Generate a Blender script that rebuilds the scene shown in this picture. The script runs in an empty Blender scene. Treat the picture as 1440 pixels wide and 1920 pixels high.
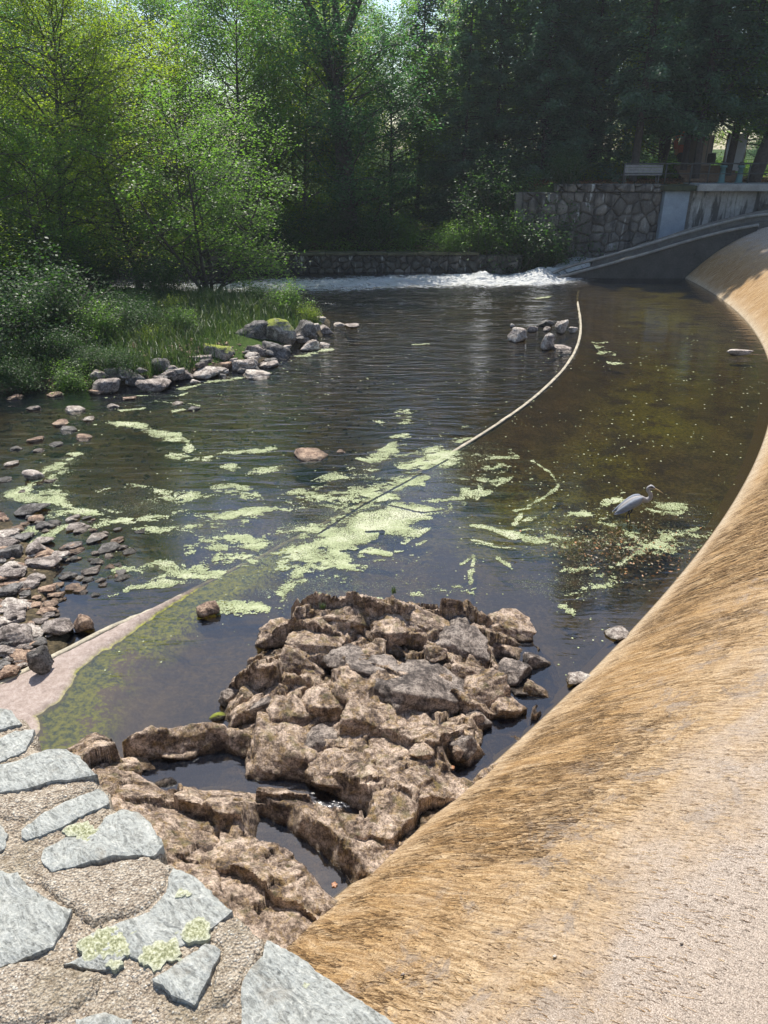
import bpy, bmesh, math, random
import numpy as np
from mathutils import Vector, Matrix
from mathutils.geometry import delaunay_2d_cdt
R = math.radians
rng = np.random.default_rng(7)
random.seed(7)
S = bpy.context.scene
COL = S.collection

# ---------------------------------------------------------------- camera
CAM_H, PITCH, FPX = 6.8, R(26), 1387.0
cam_d = bpy.data.cameras.new('camera')
cam = bpy.data.objects.new('camera', cam_d)
COL.objects.link(cam)
cam.location = (0, 0, CAM_H)
cam.rotation_euler = (R(90) - PITCH, 0, 0)
cam_d.sensor_fit = 'VERTICAL'
cam_d.sensor_height = 36.0
cam_d.lens = 26.0
cam_d.clip_start = 0.05
cam_d.clip_end = 1500
S.camera = cam

# ---------------------------------------------------------------- world, sun, exposure
SUN_EL, SUN_AZ = R(61), R(-12)
world = bpy.data.worlds.new('World')
S.world = world
world.use_nodes = True
wn = world.node_tree.nodes
sky = wn.new('ShaderNodeTexSky')
sky.sky_type = 'NISHITA'
sky.sun_disc = False
sky.sun_elevation = SUN_EL
sky.sun_rotation = SUN_AZ
sky.air_density = 1.0
sky.dust_density = 1.0
world.node_tree.links.new(sky.outputs[0], wn['Background'].inputs[0])
wn['Background'].inputs[1].default_value = 0.14
sun_dir = Vector((math.sin(SUN_AZ) * math.cos(SUN_EL), math.cos(SUN_AZ) * math.cos(SUN_EL), math.sin(SUN_EL)))
sl = bpy.data.lights.new('sun', 'SUN')
sl.energy = 5.0
sl.angle = R(0.5)
sl.color = (1.0, 0.95, 0.86)
so = bpy.data.objects.new('sun', sl)
COL.objects.link(so)
so.rotation_euler = sun_dir.to_track_quat('Z', 'Y').to_euler()
S.view_settings.view_transform = 'Standard'
S.view_settings.look = 'None'
S.view_settings.exposure = 0.5
S.view_settings.gamma = 1
S.view_settings.use_curve_mapping = False
S.cycles.max_bounces = 8
S.cycles.diffuse_bounces = 3
S.cycles.glossy_bounces = 3
S.cycles.transmission_bounces = 5
S.cycles.transparent_max_bounces = 8
S.cycles.use_denoising = True
S.cycles.volume_bounces = 0
S.cycles.sample_clamp_indirect = 4.0
S.cycles.sample_clamp_direct = 12.0
S.cycles.caustics_reflective = False
S.cycles.caustics_refractive = False

# ---------------------------------------------------------------- helpers: mapping and noise
_sp, _cp = math.sin(PITCH), math.cos(PITCH)

def G(px, py, z=0.0):
    u = (px - 720) / FPX
    v = (py - 960) / FPX
    t = (CAM_H - z) / (_sp + v * _cp)
    return (u * t, (_cp - v * _sp) * t)

def depth_at(px, py, z=0.0):
    v = (py - 960) / FPX
    return (CAM_H - z) / (_sp + v * _cp)

def GP(pts, z=0.0):
    return np.array([G(a, b, z) for a, b in pts])

def XY(px, py, y):
    """world x and z of the pixel on the vertical plane at distance y"""
    u = (px - 720) / FPX
    v = (py - 960) / FPX
    t = y / (_cp - v * _sp)
    return u * t, CAM_H - t * (_sp + v * _cp)

def _hash(ix, iy, iz=0, s=0):
    n = (ix.astype(np.int64) * 374761393 + iy.astype(np.int64) * 668265263 + np.int64(s) * 974711 + (iz.astype(np.int64) * 2147483647 if not np.isscalar(iz) else 0))
    n = (n ^ (n >> 13)) * 1274126177
    n = n & 0xffffffff
    n = (n ^ (n >> 16)) * 2246822519
    n = n & 0xffffffff
    return ((n ^ (n >> 15)) & 0xffffff) / float(0xffffff)

def vn(x, y, s=0):
    x = np.asarray(x, float); y = np.asarray(y, float)
    ix = np.floor(x); iy = np.floor(y)
    fx = x - ix; fy = y - iy
    fx = fx * fx * (3 - 2 * fx); fy = fy * fy * (3 - 2 * fy)
    a = _hash(ix, iy, s=s); b = _hash(ix + 1, iy, s=s); c = _hash(ix, iy + 1, s=s); d = _hash(ix + 1, iy + 1, s=s)
    return (a * (1 - fx) + b * fx) * (1 - fy) + (c * (1 - fx) + d * fx) * fy

def fbm(x, y, o=4, s=0, g=0.5):
    r = 0; a = 1; t = 0
    for i in range(o):
        r = r + a * vn(x * 2 ** i + 17.3 * i, y * 2 ** i + 9.1 * i, s + i); t += a; a *= g
    return r / t - 0.5

def vn3(p, s=0):
    i = np.floor(p); f = p - i; f = f * f * (3 - 2 * f)
    r = 0
    for dx in (0, 1):
        for dy in (0, 1):
            for dz in (0, 1):
                w = (f[:, 0] if dx else 1 - f[:, 0]) * (f[:, 1] if dy else 1 - f[:, 1]) * (f[:, 2] if dz else 1 - f[:, 2])
                r = r + w * _hash(i[:, 0] + dx, i[:, 1] + dy, i[:, 2] + dz, s)
    return r

def sst(x, a, b):
    t = np.clip((x - a) / (b - a), 0, 1)
    return t * t * (3 - 2 * t)

def poly_sd(x, y, P):
    """signed distance, positive inside"""
    x = np.asarray(x, float); y = np.asarray(y, float)
    d = np.full(x.shape, 1e9); ins = np.zeros(x.shape, bool)
    n = len(P)
    for i in range(n):
        ax, ay = P[i]; bx, by = P[(i + 1) % n]
        ex, ey = bx - ax, by - ay
        t = np.clip(((x - ax) * ex + (y - ay) * ey) / (ex * ex + ey * ey + 1e-12), 0, 1)
        d = np.minimum(d, (x - ax - t * ex) ** 2 + (y - ay - t * ey) ** 2)
        c = ((ay > y) != (by > y)) & (x < (bx - ax) * (y - ay) / (by - ay + 1e-12) + ax)
        ins ^= c
    d = np.sqrt(d)
    return np.where(ins, d, -d)

def line_d(x, y, P):
    d = np.full(np.shape(x), 1e9)
    for i in range(len(P) - 1):
        ax, ay = P[i]; bx, by = P[i + 1]
        ex, ey = bx - ax, by - ay
        t = np.clip(((x - ax) * ex + (y - ay) * ey) / (ex * ex + ey * ey + 1e-12), 0, 1)
        d = np.minimum(d, (x - ax - t * ex) ** 2 + (y - ay - t * ey) ** 2)
    return np.sqrt(d)

# ---------------------------------------------------------------- helpers: meshes and objects
def mk_mesh(name, V, Fs, mats=(), smooth=True, attrs=None, fattrs=None, fmat=None):
    """Fs: list of (n,k) int arrays"""
    me = bpy.data.meshes.new(name)
    V = np.asarray(V, np.float32)
    Fs = [np.asarray(f, np.int32) for f in Fs if len(f)]
    nl = sum(f.size for f in Fs); nf = sum(len(f) for f in Fs)
    me.vertices.add(len(V)); me.vertices.foreach_set('co', V.ravel())
    me.loops.add(nl); me.polygons.add(nf)
    me.loops.foreach_set('vertex_index', np.concatenate([f.ravel() for f in Fs]))
    tot = np.concatenate([np.full(len(f), f.shape[1], np.int32) for f in Fs])
    st = np.concatenate([[0], np.cumsum(tot)[:-1]]).astype(np.int32)
    me.polygons.foreach_set('loop_start', st)
    me.polygons.foreach_set('loop_total', tot)
    me.polygons.foreach_set('use_smooth', np.full(nf, smooth, bool))
    if fmat is not None:
        me.polygons.foreach_set('material_index', np.asarray(fmat, np.int32))
    for k, a in (attrs or {}).items():
        a = np.asarray(a, np.float32)
        if a.ndim == 1:
            at = me.attributes.new(k, 'FLOAT', 'POINT'); at.data.foreach_set('value', a)
        else:
            at = me.attributes.new(k, 'FLOAT_VECTOR', 'POINT'); at.data.foreach_set('vector', a.ravel())
    for k, a in (fattrs or {}).items():
        at = me.attributes.new(k, 'FLOAT', 'FACE'); at.data.foreach_set('value', np.asarray(a, np.float32))
    for m in (mats if isinstance(mats, (list, tuple)) else [mats]):
        me.materials.append(m)
    me.update(calc_edges=True)
    return me

def link(name, me, parent=None, loc=(0, 0, 0), rz=0.0, **props):
    o = bpy.data.objects.new(name, me)
    COL.objects.link(o)
    o.location = loc
    if rz: o.rotation_euler = (0, 0, rz)
    if parent: o.parent = parent
    for k, v in props.items():
        if v is not None: o[k] = v
    return o

def thing(name, label, cat, loc=(0, 0, 0), rz=0.0, group=None):
    return link(name, None, None, loc, rz, label=label, category=cat, group=group)

def copy_tree(o, parent=None):
    c = o.copy(); COL.objects.link(c); c.parent = parent
    for ch in list(o.children): copy_tree(ch, c)
    return c

def grid_faces(nx, ny):
    i = np.arange(nx * ny).reshape(nx, ny)
    return np.stack([i[:-1, :-1].ravel(), i[1:, :-1].ravel(), i[1:, 1:].ravel(), i[:-1, 1:].ravel()], 1)

class MB:
    def __init__(s): s.V = []; s.F = {}; s.n = 0; s.A = []
    def add(s, V, F, a=0.0):
        V = np.asarray(V, float); F = np.asarray(F)
        s.V.append(V); s.F.setdefault(F.shape[1], []).append(F + s.n); s.n += len(V)
        s.A.append(np.full(len(V), a) if np.isscalar(a) else a)
        return s
    def box(s, lo, hi, a=0.0, rot=None, piv=None):
        x0, y0, z0 = lo; x1, y1, z1 = hi
        V = np.array([[x0, y0, z0], [x1, y0, z0], [x1, y1, z0], [x0, y1, z0], [x0, y0, z1], [x1, y0, z1], [x1, y1, z1], [x0, y1, z1]], float)
        if rot is not None:
            p = np.array(piv if piv is not None else V.mean(0)); V = (V - p) @ np.array(rot).T + p
        return s.add(V, [[0, 3, 2, 1], [4, 5, 6, 7], [0, 1, 5, 4], [1, 2, 6, 5], [2, 3, 7, 6], [3, 0, 4, 7]], a)
    def tube(s, P, rad, n=8, a=0.0, cap=True, sq=(1, 1)):
        P = np.asarray(P, float); m = len(P)
        rad = np.broadcast_to(np.asarray(rad, float), (m,))
        T = np.gradient(P, axis=0); T /= np.linalg.norm(T, axis=1)[:, None] + 1e-9
        up = np.array([0, 0, 1.0]) if abs(T[0][2]) < 0.9 else np.array([1.0, 0, 0])
        A = np.cross(T, up); A /= np.linalg.norm(A, axis=1)[:, None] + 1e-9
        B = np.cross(A, T)
        th = np.arange(n) * 2 * math.pi / n
        V = P[:, None] + rad[:, None, None] * (np.cos(th)[None, :, None] * A[:, None] * sq[0] + np.sin(th)[None, :, None] * B[:, None] * sq[1])
        i = np.arange(m * n).reshape(m, n); j = np.roll(i, -1, 1)
        F = np.stack([i[:-1].ravel(), j[:-1].ravel(), j[1:].ravel(), i[1:].ravel()], 1)
        V = V.reshape(-1, 3)
        s.add(V, F, a)
        if cap:
            b = s.n - m * n
            s.V.append(P[[0, -1]]); s.A.append(np.full(2, a if np.isscalar(a) else 0.0)); c0, c1 = s.n, s.n + 1; s.n += 2
            t = [[b + (k + 1) % n, b + k, c0] for k in range(n)] + [[b + (m - 1) * n + k, b + (m - 1) * n + (k + 1) % n, c1] for k in range(n)]
            s.F.setdefault(3, []).append(np.array(t))
        return s
    def mesh(s, name, mat, smooth=False):
        return mk_mesh(name, np.concatenate(s.V), [np.concatenate(f) for f in s.F.values()], mat, smooth, attrs={'var': np.concatenate(s.A)})
    def obj(s, name, mat, parent=None, smooth=False, bevel=0, **k):
        o = link(name, s.mesh(name, mat, smooth), parent, **k)
        if bevel:
            m = o.modifiers.new('b', 'BEVEL'); m.width = bevel; m.segments = 2; m.limit_method = 'ANGLE'
        return o

# ---------------------------------------------------------------- materials
class NT:
    def __init__(s, name):
        s.m = bpy.data.materials.new(name); s.m.use_nodes = True
        s.t = s.m.node_tree; s.t.nodes.clear()
        s.out = s.t.nodes.new('ShaderNodeOutputMaterial')
    def n(s, typ, ins=None, **p):
        nd = s.t.nodes.new('ShaderNode' + typ)
        for k, v in p.items(): setattr(nd, k, v)
        for k, v in (ins or {}).items():
            i = nd.inputs[k]
            if isinstance(v, bpy.types.NodeSocket): s.t.links.new(v, i)
            else: i.default_value = v
        return nd
    def noise(s, vec, scale, det=4, rough=0.55, dist=0.0):
        return s.n('TexNoise', {'Vector': vec, 'Scale': scale, 'Detail': det, 'Roughness': rough, 'Distortion': dist}).outputs[0]
    def ramp(s, f, stops, interp='LINEAR'):
        nd = s.n('ValToRGB', {0: f}); cr = nd.color_ramp; cr.interpolation = interp
        while len(cr.elements) < len(stops): cr.elements.new(0.5)
        for e, (p, c) in zip(cr.elements, stops):
            e.position = p; e.color = (*(c if not np.isscalar(c) else (c, c, c)), 1)
        return nd.outputs[0]
    def mix(s, f, a, b, mode='MIX'):
        nd = s.n('Mix', data_type='RGBA', blend_type=mode)
        for k, v in ((0, f), (6, a), (7, b)):
            if isinstance(v, bpy.types.NodeSocket): s.t.links.new(v, nd.inputs[k])
            else: nd.inputs[k].default_value = v if k == 0 else (*v, 1)
        return nd.outputs[2]
    def math(s, op, a, b=0.0, c=False):
        nd = s.n('Math', {0: a, 1: b}, operation=op); nd.use_clamp = c
        return nd.outputs[0]
    def mr(s, f, a, b, c=0.0, d=1.0):
        return s.n('MapRange', {0: f, 1: a, 2: b, 3: c, 4: d}).outputs[0]
    def attr(s, name, o='Fac'):
        return s.n('Attribute', attribute_name=name).outputs[o]
    def bump(s, h, st=0.5, d=0.02, nrm=None):
        i = {'Height': h, 'Strength': st, 'Distance': d}
        if nrm is not None: i['Normal'] = nrm
        return s.n('Bump', i).outputs[0]
    def finish(s, sh): s.t.links.new(sh, s.out.inputs[0]); return s.m
    def bsdf(s, col, rough=0.8, nrm=None, spec=0.3, **k):
        i = {'Base Color': col if isinstance(col, bpy.types.NodeSocket) else (*col, 1), 'Roughness': rough, 'Specular IOR Level': spec}
        if nrm is not None: i['Normal'] = nrm
        i.update(k)
        return s.n('BsdfPrincipled', i).outputs[0]

def vmap(t, scale, vec=None):
    return t.n('Mapping', {0: vec or t.n('NewGeometry').outputs['Position'], 'Scale': scale}).outputs[0]

def simple_mat(name, col, rough=0.8, var=0.25, scale=6.0, bump=0.3, metal=0.0, spec=0.3, bd=0.01, obj=False):
    t = NT(name)
    P = t.n('TexCoord').outputs['Object'] if obj else t.n('NewGeometry').outputs['Position']
    a = t.noise(P, scale, 6, 0.6)
    b = t.noise(P, scale * 9, 4, 0.6)
    f = t.math('ADD', t.math('MULTIPLY', a, 0.6), t.math('MULTIPLY', b, 0.4))
    c = t.ramp(f, [(0.32, tuple(x * (1 - var) for x in col)), (0.68, tuple(min(1, x * (1 + var)) for x in col))])
    return t.finish(t.bsdf(c, rough, t.bump(f, bump, bd), spec, Metallic=metal))

def rock_mat(name, light, mid, dark, moss=None, moss_amt=0.0, gold=None, scale=1.0, wet=True, bs=0.8):
    t = NT(name)
    geo = t.n('NewGeometry'); P = geo.outputs['Position']
    info = t.n('ObjectInfo').outputs['Random']
    P2 = t.n('VectorMath', {0: P, 1: t.n('CombineXYZ', {0: info, 1: t.math('MULTIPLY', info, 7.3), 2: 0}).outputs[0]}, operation='ADD').outputs[0]
    a = t.noise(P2, 2.2 * scale, 8, 0.62, 0.6)
    b = t.noise(P2, 11 * scale, 8, 0.7)
    c = t.noise(P2, 60 * scale, 6, 0.7)
    f = t.math('ADD', t.math('ADD', t.math('MULTIPLY', a, 0.50), t.math('MULTIPLY', b, 0.42)), t.math('MULTIPLY', c, 0.12))
    col = t.ramp(f, [(0.45, dark), (0.51, mid), (0.565, light), (0.64, tuple(min(1, q * 1.35) for q in light))])
    grain = t.mr(t.noise(P2, 170 * scale, 3, 0.7), 0.3, 0.7, 0.72, 1.25)
    col = t.mix(1.0, col, t.n('CombineColor', {0: grain, 1: grain, 2: grain}).outputs[0], 'MULTIPLY')
    if gold:
        g = t.ramp(t.noise(P2, 5 * scale, 6, 0.7, 1.0), [(0.50, 0), (0.62, 1)])
        col = t.mix(t.math('MULTIPLY', g, t.mr(c, 0.35, 0.6, 0.1, 0.9)), col, gold)
    sp_ = t.ramp(t.noise(P2, 33 * scale, 7, 0.75), [(0.40, 0.42), (0.47, 0.95), (0.56, 1.35)])
    col = t.mix(1.0, col, sp_, 'MULTIPLY')
    sepn = t.n('SeparateXYZ', {0: geo.outputs['Normal']}).outputs
    if moss:
        m = t.math('MULTIPLY', t.ramp(t.noise(P2, 6, 5, 0.6), [(0.55 - moss_amt * 0.3, 0), (0.68 - moss_amt * 0.3, 1)]), t.mr(sepn[2], 0.35, 0.75))
        col = t.mix(t.math('MULTIPLY', m, min(1, 0.35 + moss_amt)), col, moss)
    rough = 0.82
    if wet:
        z = t.n('SeparateXYZ', {0: P}).outputs[2]
        w = t.mr(t.math('ADD', z, t.math('MULTIPLY', t.noise(P, 7, 3), -0.10)), -0.035, 0.035, 1, 0)
        col = t.mix(w, col, t.mix(1.0, col, (0.30, 0.27, 0.22), 'MULTIPLY'))
        rough = t.mr(w, 0, 1, 0.8, 0.25)
    h = t.math('ADD', t.math('ADD', b, t.math('MULTIPLY', c, 0.45)), t.math('MULTIPLY', t.noise(P2, 150 * scale, 3, 0.6), 0.2))
    return t.finish(t.bsdf(col, rough, t.bump(h, bs, 0.07 / scale), 0.35))

def leaf_mat(name, c1, c2, c3, trans=0.5, tint=(1.0, 1.25, 0.5), gloss=0.35):
    t = NT(name)
    v = t.attr('var')
    col = t.ramp(v, [(0.0, c1), (0.5, c2), (1.0, c3)])
    tc = t.mix(1.0, col, tint, 'MULTIPLY')
    tc = t.mix(1.0, tc, (2.2, 2.2, 2.2), 'MULTIPLY')
    d = t.bsdf(col, 0.45, None, gloss)
    tr = t.n('BsdfTranslucent', {0: tc}).outputs[0]
    return t.finish(t.n('MixShader', {0: trans, 1: d, 2: tr}).outputs[0])

M = {}
M['bedrock'] = rock_mat('bedrock', (0.54, 0.42, 0.325), (0.26, 0.19, 0.14), (0.075, 0.052, 0.04), moss=(0.13, 0.13, 0.035), moss_amt=0.05, gold=(0.34, 0.225, 0.09), scale=1.5, bs=1.0)
M['boulder'] = rock_mat('boulder', (0.36, 0.31, 0.27), (0.20, 0.165, 0.145), (0.08, 0.065, 0.055), scale=2.0)
M['boulder_pale'] = rock_mat('boulder_pale', (0.50, 0.45, 0.39), (0.32, 0.27, 0.23), (0.14, 0.115, 0.10), scale=2.0)
M['boulder_dark'] = rock_mat('boulder_dark', (0.20, 0.185, 0.17), (0.11, 0.10, 0.09), (0.05, 0.045, 0.04), scale=2.0)
M['boulder_mossy'] = rock_mat('boulder_mossy', (0.34, 0.31, 0.27), (0.19, 0.17, 0.15), (0.09, 0.08, 0.07), moss=(0.22, 0.25, 0.03), moss_amt=0.75, scale=2.0)
M['boulder_brown'] = rock_mat('boulder_brown', (0.38, 0.27, 0.19), (0.24, 0.16, 0.11), (0.09, 0.055, 0.04), scale=2.5)
M['slate'] = None
M['concrete'] = simple_mat('concrete', (0.30, 0.285, 0.26), 0.9, 0.35, 1.4, 0.5)
M['concrete_dark'] = simple_mat('concrete_dark', (0.13, 0.12, 0.105), 0.9, 0.5, 1.1, 0.6)
M['bark_dark'] = simple_mat('bark_dark', (0.075, 0.062, 0.055), 0.95, 0.5, 7, 1.0, bd=0.05)
M['bark_grey'] = simple_mat('bark_grey', (0.12, 0.10, 0.085), 0.95, 0.4, 7, 1.0, bd=0.04)
M['metal_dark'] = simple_mat('metal_dark', (0.07, 0.07, 0.065), 0.6, 0.3, 5, 0.1, metal=0.3)
M['metal_grey'] = simple_mat('metal_grey', (0.30, 0.31, 0.32), 0.5, 0.2, 5, 0.1, metal=0.5)
M['paint_green'] = simple_mat('paint_green', (0.10, 0.19, 0.19), 0.5, 0.2, 5, 0.1)
M['wood_grey'] = simple_mat('wood_grey', (0.27, 0.26, 0.25), 0.85, 0.3, 6, 0.4)
M['wood_brown'] = simple_mat('wood_brown', (0.19, 0.125, 0.085), 0.9, 0.4, 6, 0.4)
M['pink_panel'] = simple_mat('pink_panel', (0.52, 0.40, 0.37), 0.7, 0.1, 2, 0.1)
M['white_panel'] = simple_mat('white_panel', (0.50, 0.50, 0.54), 0.7, 0.1, 2, 0.1)
M['orange'] = simple_mat('orange', (0.65, 0.14, 0.04), 0.45, 0.12, 3, 0.1)
M['tyre'] = simple_mat('tyre', (0.03, 0.03, 0.03), 0.9, 0.2, 5, 0.2)
M['leaf_lime'] = leaf_mat('leaf_lime', (0.085, 0.12, 0.018), (0.115, 0.16, 0.024), (0.17, 0.21, 0.04), 0.6, (1.35, 1.4, 0.35))
M['leaf_mid'] = leaf_mat('leaf_mid', (0.055, 0.10, 0.028), (0.085, 0.14, 0.038), (0.11, 0.165, 0.045), 0.52, (1.15, 1.4, 0.5))
M['leaf_dark'] = leaf_mat('leaf_dark', (0.035, 0.07, 0.036), (0.055, 0.105, 0.050), (0.09, 0.15, 0.075), 0.45, (0.95, 1.35, 0.65))
M['needle'] = leaf_mat('needle', (0.05, 0.085, 0.055), (0.08, 0.125, 0.08), (0.13, 0.18, 0.115), 0.42, (0.9, 1.3, 0.75), 0.5)
M['leaf_shrub'] = leaf_mat('leaf_shrub', (0.022, 0.045, 0.018), (0.038, 0.07, 0.026), (0.065, 0.11, 0.04), 0.35, (1.0, 1.3, 0.5), 0.2)
M['grass'] = leaf_mat('grass', (0.025, 0.048, 0.015), (0.045, 0.078, 0.024), (0.12, 0.135, 0.06), 0.25, (1.0, 1.2, 0.5))
M['dead_leaf'] = leaf_mat('dead_leaf', (0.16, 0.07, 0.03), (0.30, 0.12, 0.05), (0.42, 0.20, 0.10), 0.25, (1.2, 0.9, 0.6))

# duckweed
t = NT('duckweed')
v = t.attr('var')
col = t.ramp(v, [(0, (0.11, 0.11, 0.05)), (0.3, (0.24, 0.28, 0.13)), (0.65, (0.36, 0.40, 0.21)), (1, (0.49, 0.50, 0.33))])
M['duckweed'] = t.finish(t.bsdf(col, 0.6, None, 0.4))
t = NT('froth')
M['froth'] = t.finish(t.bsdf((0.8, 0.8, 0.78), 0.6, None, 0.4))

# slate stones with pale veins
t = NT('slate')
P = t.n('TexCoord').outputs['Object']
info = t.n('ObjectInfo').outputs['Random']
Pm = t.n('VectorMath', {0: P, 1: t.n('CombineXYZ', {0: t.math('MULTIPLY', info, 31.0), 1: info, 2: 0}).outputs[0]}, operation='ADD').outputs[0]
Ps = vmap(t, (10, 26, 10), t.n('VectorRotate', {0: Pm, 'Angle': 0.7}, rotation_type='Z_AXIS').outputs[0])
a = t.noise(Ps, 1.0, 8, 0.7, 2.2)
b = t.noise(Pm, 90, 6, 0.75)
vein = t.ramp(t.noise(Ps, 0.7, 9, 0.62, 3.0), [(0.40, 0), (0.49, 1), (0.56, 0)])
f = t.math('ADD', t.math('MULTIPLY', a, 0.5), t.math('MULTIPLY', b, 0.5))
col = t.ramp(f, [(0.38, (0.12, 0.122, 0.11)), (0.46, (0.245, 0.248, 0.222)), (0.53, (0.375, 0.375, 0.335)), (0.62, (0.66, 0.65, 0.58))])
col = t.mix(t.math('MULTIPLY', vein, 0.55), col, (0.60, 0.61, 0.56))
col = t.mix(t.ramp(t.noise(Pm, 9, 6, 0.7), [(0.56, 0), (0.72, 0.55)]), col, (0.34, 0.29, 0.22))
M['slate'] = t.finish(t.bsdf(col, 0.62, t.bump(t.math('ADD', a, t.math('MULTIPLY', b, 0.9)), 0.9, 0.012), 0.4))
# mortar with aggregate
t = NT('mortar')
P = t.n('NewGeometry').outputs['Position']
vo = t.n('TexVoronoi', {'Vector': P, 'Scale': 130.0, 'Randomness': 1.0}, feature='F1')
n1 = t.noise(P, 4, 6, 0.6); n2 = t.noise(P, 160, 5, 0.8); n3 = t.noise(P, 40, 6, 0.75)
f = t.math('ADD', t.math('MULTIPLY', n3, 0.5), t.math('MULTIPLY', n2, 0.5))
col = t.ramp(f, [(0.38, (0.14, 0.105, 0.075)), (0.47, (0.34, 0.275, 0.205)), (0.54, (0.50, 0.425, 0.33)), (0.64, (0.72, 0.65, 0.53))])
ag = t.n('SeparateColor', {0: vo.outputs['Color']}).outputs
col = t.mix(t.math('MULTIPLY', t.mr(ag[0], 0.62, 0.72), t.mr(vo.outputs['Distance'], 0.30, 0.45, 1, 0)), col, t.ramp(ag[1], [(0, (0.22, 0.17, 0.13)), (0.5, (0.50, 0.41, 0.31)), (1, (0.72, 0.68, 0.6))]))
col = t.mix(t.ramp(n1, [(0.5, 0), (0.7, 0.5)]), col, (0.22, 0.18, 0.10))
h = t.math('ADD', t.math('MULTIPLY', vo.outputs['Distance'], -0.8), t.math('MULTIPLY', n3, 1.4))
M['mortar'] = t.finish(t.bsdf(col, 0.92, t.bump(h, 1.0, 0.012), 0.2))
# lichen
t = NT('lichen')
P = t.n('NewGeometry').outputs['Position']
f = t.noise(P, 120, 5, 0.75)
e = t.attr('var')
col = t.ramp(f, [(0.40, (0.16, 0.17, 0.09)), (0.5, (0.34, 0.34, 0.20)), (0.60, (0.55, 0.55, 0.40))])
col = t.mix(t.mr(e, 0.3, 1.0, 0, .35), col, (0.60, 0.60, 0.50))
M['lichen'] = t.finish(t.bsdf(col, 0.95, t.bump(f, 1.0, 0.006), 0.1))

# dam surface: dry algae mat over concrete, streaked down the slope. 'uv3' = (along crest m, down slope m, 0)
t = NT('dam_algae')
U = t.attr('uv3', 'Vector')
xs = t.n('SeparateXYZ', {0: U}).outputs
Uw = t.n('VectorMath', {0: U, 1: t.n('VectorMath', {0: t.n('TexNoise', {'Vector': U, 'Scale': 1.3, 'Detail': 3.0}).outputs[1], 'Scale': 0.25}, operation='SCALE').outputs[0]}, operation='ADD').outputs[0]
st1 = t.noise(t.n('Mapping', {0: Uw, 'Scale': (34, 3.2, 1)}).outputs[0], 1.0, 8, 0.7, 0.4)
st2 = t.noise(t.n('Mapping', {0: Uw, 'Scale': (11, 1.8, 1)}).outputs[0], 1.0, 6, 0.65, 0.5)
fine = t.noise(U, 75, 6, 0.8)
grain = t.noise(U, 260, 3, 0.8)
blot = t.noise(t.n('Mapping', {0: U, 'Scale': (1.2, 2.2, 1)}).outputs[0], 1.0, 5, 0.6, 0.4)
# shares by height: streaky zone s 0.2..2.4, dry tan, then grey crest
f = t.math('ADD', t.math('MULTIPLY', st1, 0.5), t.math('MULTIPLY', fine, 0.5))
tan = t.ramp(f, [(0.38, (0.14, 0.085, 0.042)), (0.46, (0.32, 0.213, 0.112)), (0.53, (0.46, 0.335, 0.205)), (0.63, (0.63, 0.495, 0.33))])
dark = t.ramp(f, [(0.38, (0.09, 0.052, 0.025)), (0.49, (0.28, 0.165, 0.07)), (0.60, (0.52, 0.35, 0.17))])
spk = t.noise(U, 120, 5, 0.85)
grey = t.ramp(t.math('ADD', t.math('MULTIPLY', spk, 0.7), t.math('MULTIPLY', grain, 0.3)), [(0.41, (0.12, 0.09, 0.07)), (0.47, (0.30, 0.24, 0.19)), (0.52, (0.47, 0.39, 0.32)), (0.59, (0.66, 0.58, 0.50))])
slate_g = t.ramp(fine, [(0.35, (0.13, 0.105, 0.085)), (0.6, (0.33, 0.265, 0.21))])
sd = t.math('ADD', xs[1], t.math('MULTIPLY', t.math('SUBTRACT', blot, 0.5), 1.6))
band = t.math('MULTIPLY', t.mr(sd, 0.15, 0.55), t.mr(sd, 1.2, 2.1, 1, 0))
dk = t.math('MULTIPLY', t.math('ADD', t.math('MULTIPLY', band, 0.85), 0.12), t.ramp(st2, [(0.32, 0), (0.54, 1)]))
col = t.mix(dk, tan, dark)
col = t.mix(t.math('MULTIPLY', t.ramp(t.noise(U, 2.3, 8, 0.78, 0.6), [(0.53, 0), (0.60, 1)]), t.math('MULTIPLY', t.mr(xs[1], 0.9, 1.7), 0.8)), col, slate_g)
col = t.mix(t.mr(t.math('ADD', t.math('ADD', xs[1], t.math('MULTIPLY', xs[0], 0.0)), t.math('MULTIPLY', t.math('SUBTRACT', blot, 0.5), 2.2)), 2.15, 3.05), col, grey)
# pale mineral line at the water
col = t.mix(t.math('MULTIPLY', t.math('MULTIPLY', t.mr(xs[1], 0.02, 0.26, 1, 0), t.mr(xs[0], 6, 18, 0.25, 1)), t.mr(st1, 0.38, 0.58, 0.05, 0.8)), col, (0.48, 0.43, 0.34))
col = t.mix(t.mr(xs[1], 0.0, 0.04, 1, 0), col, (0.16, 0.12, 0.07))
col = t.mix(0.8, col, t.ramp(t.noise(t.n('Mapping', {0: Uw, 'Scale': (1.6, 0.8, 1)}).outputs[0], 48, 6, 0.85), [(0.40, 0.42), (0.47, 0.95), (0.56, 1.25)]), 'MULTIPLY')
h = t.math('ADD', t.math('ADD', t.math('MULTIPLY', st1, 0.9), t.math('MULTIPLY', st2, 0.8)), t.math('MULTIPLY', fine, 0.7))
M['dam'] = t.finish(t.bsdf(col, 0.9, t.bump(h, 1.0, 0.018), 0.2))
t = NT('algae_strand')
v = t.attr('var')
M['strand'] = t.finish(t.bsdf(t.ramp(v, [(0, (0.035, 0.02, 0.01)), (0.35, (0.12, 0.065, 0.025)), (0.7, (0.34, 0.22, 0.105)), (1, (0.50, 0.37, 0.21))]), 0.9))

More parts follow.
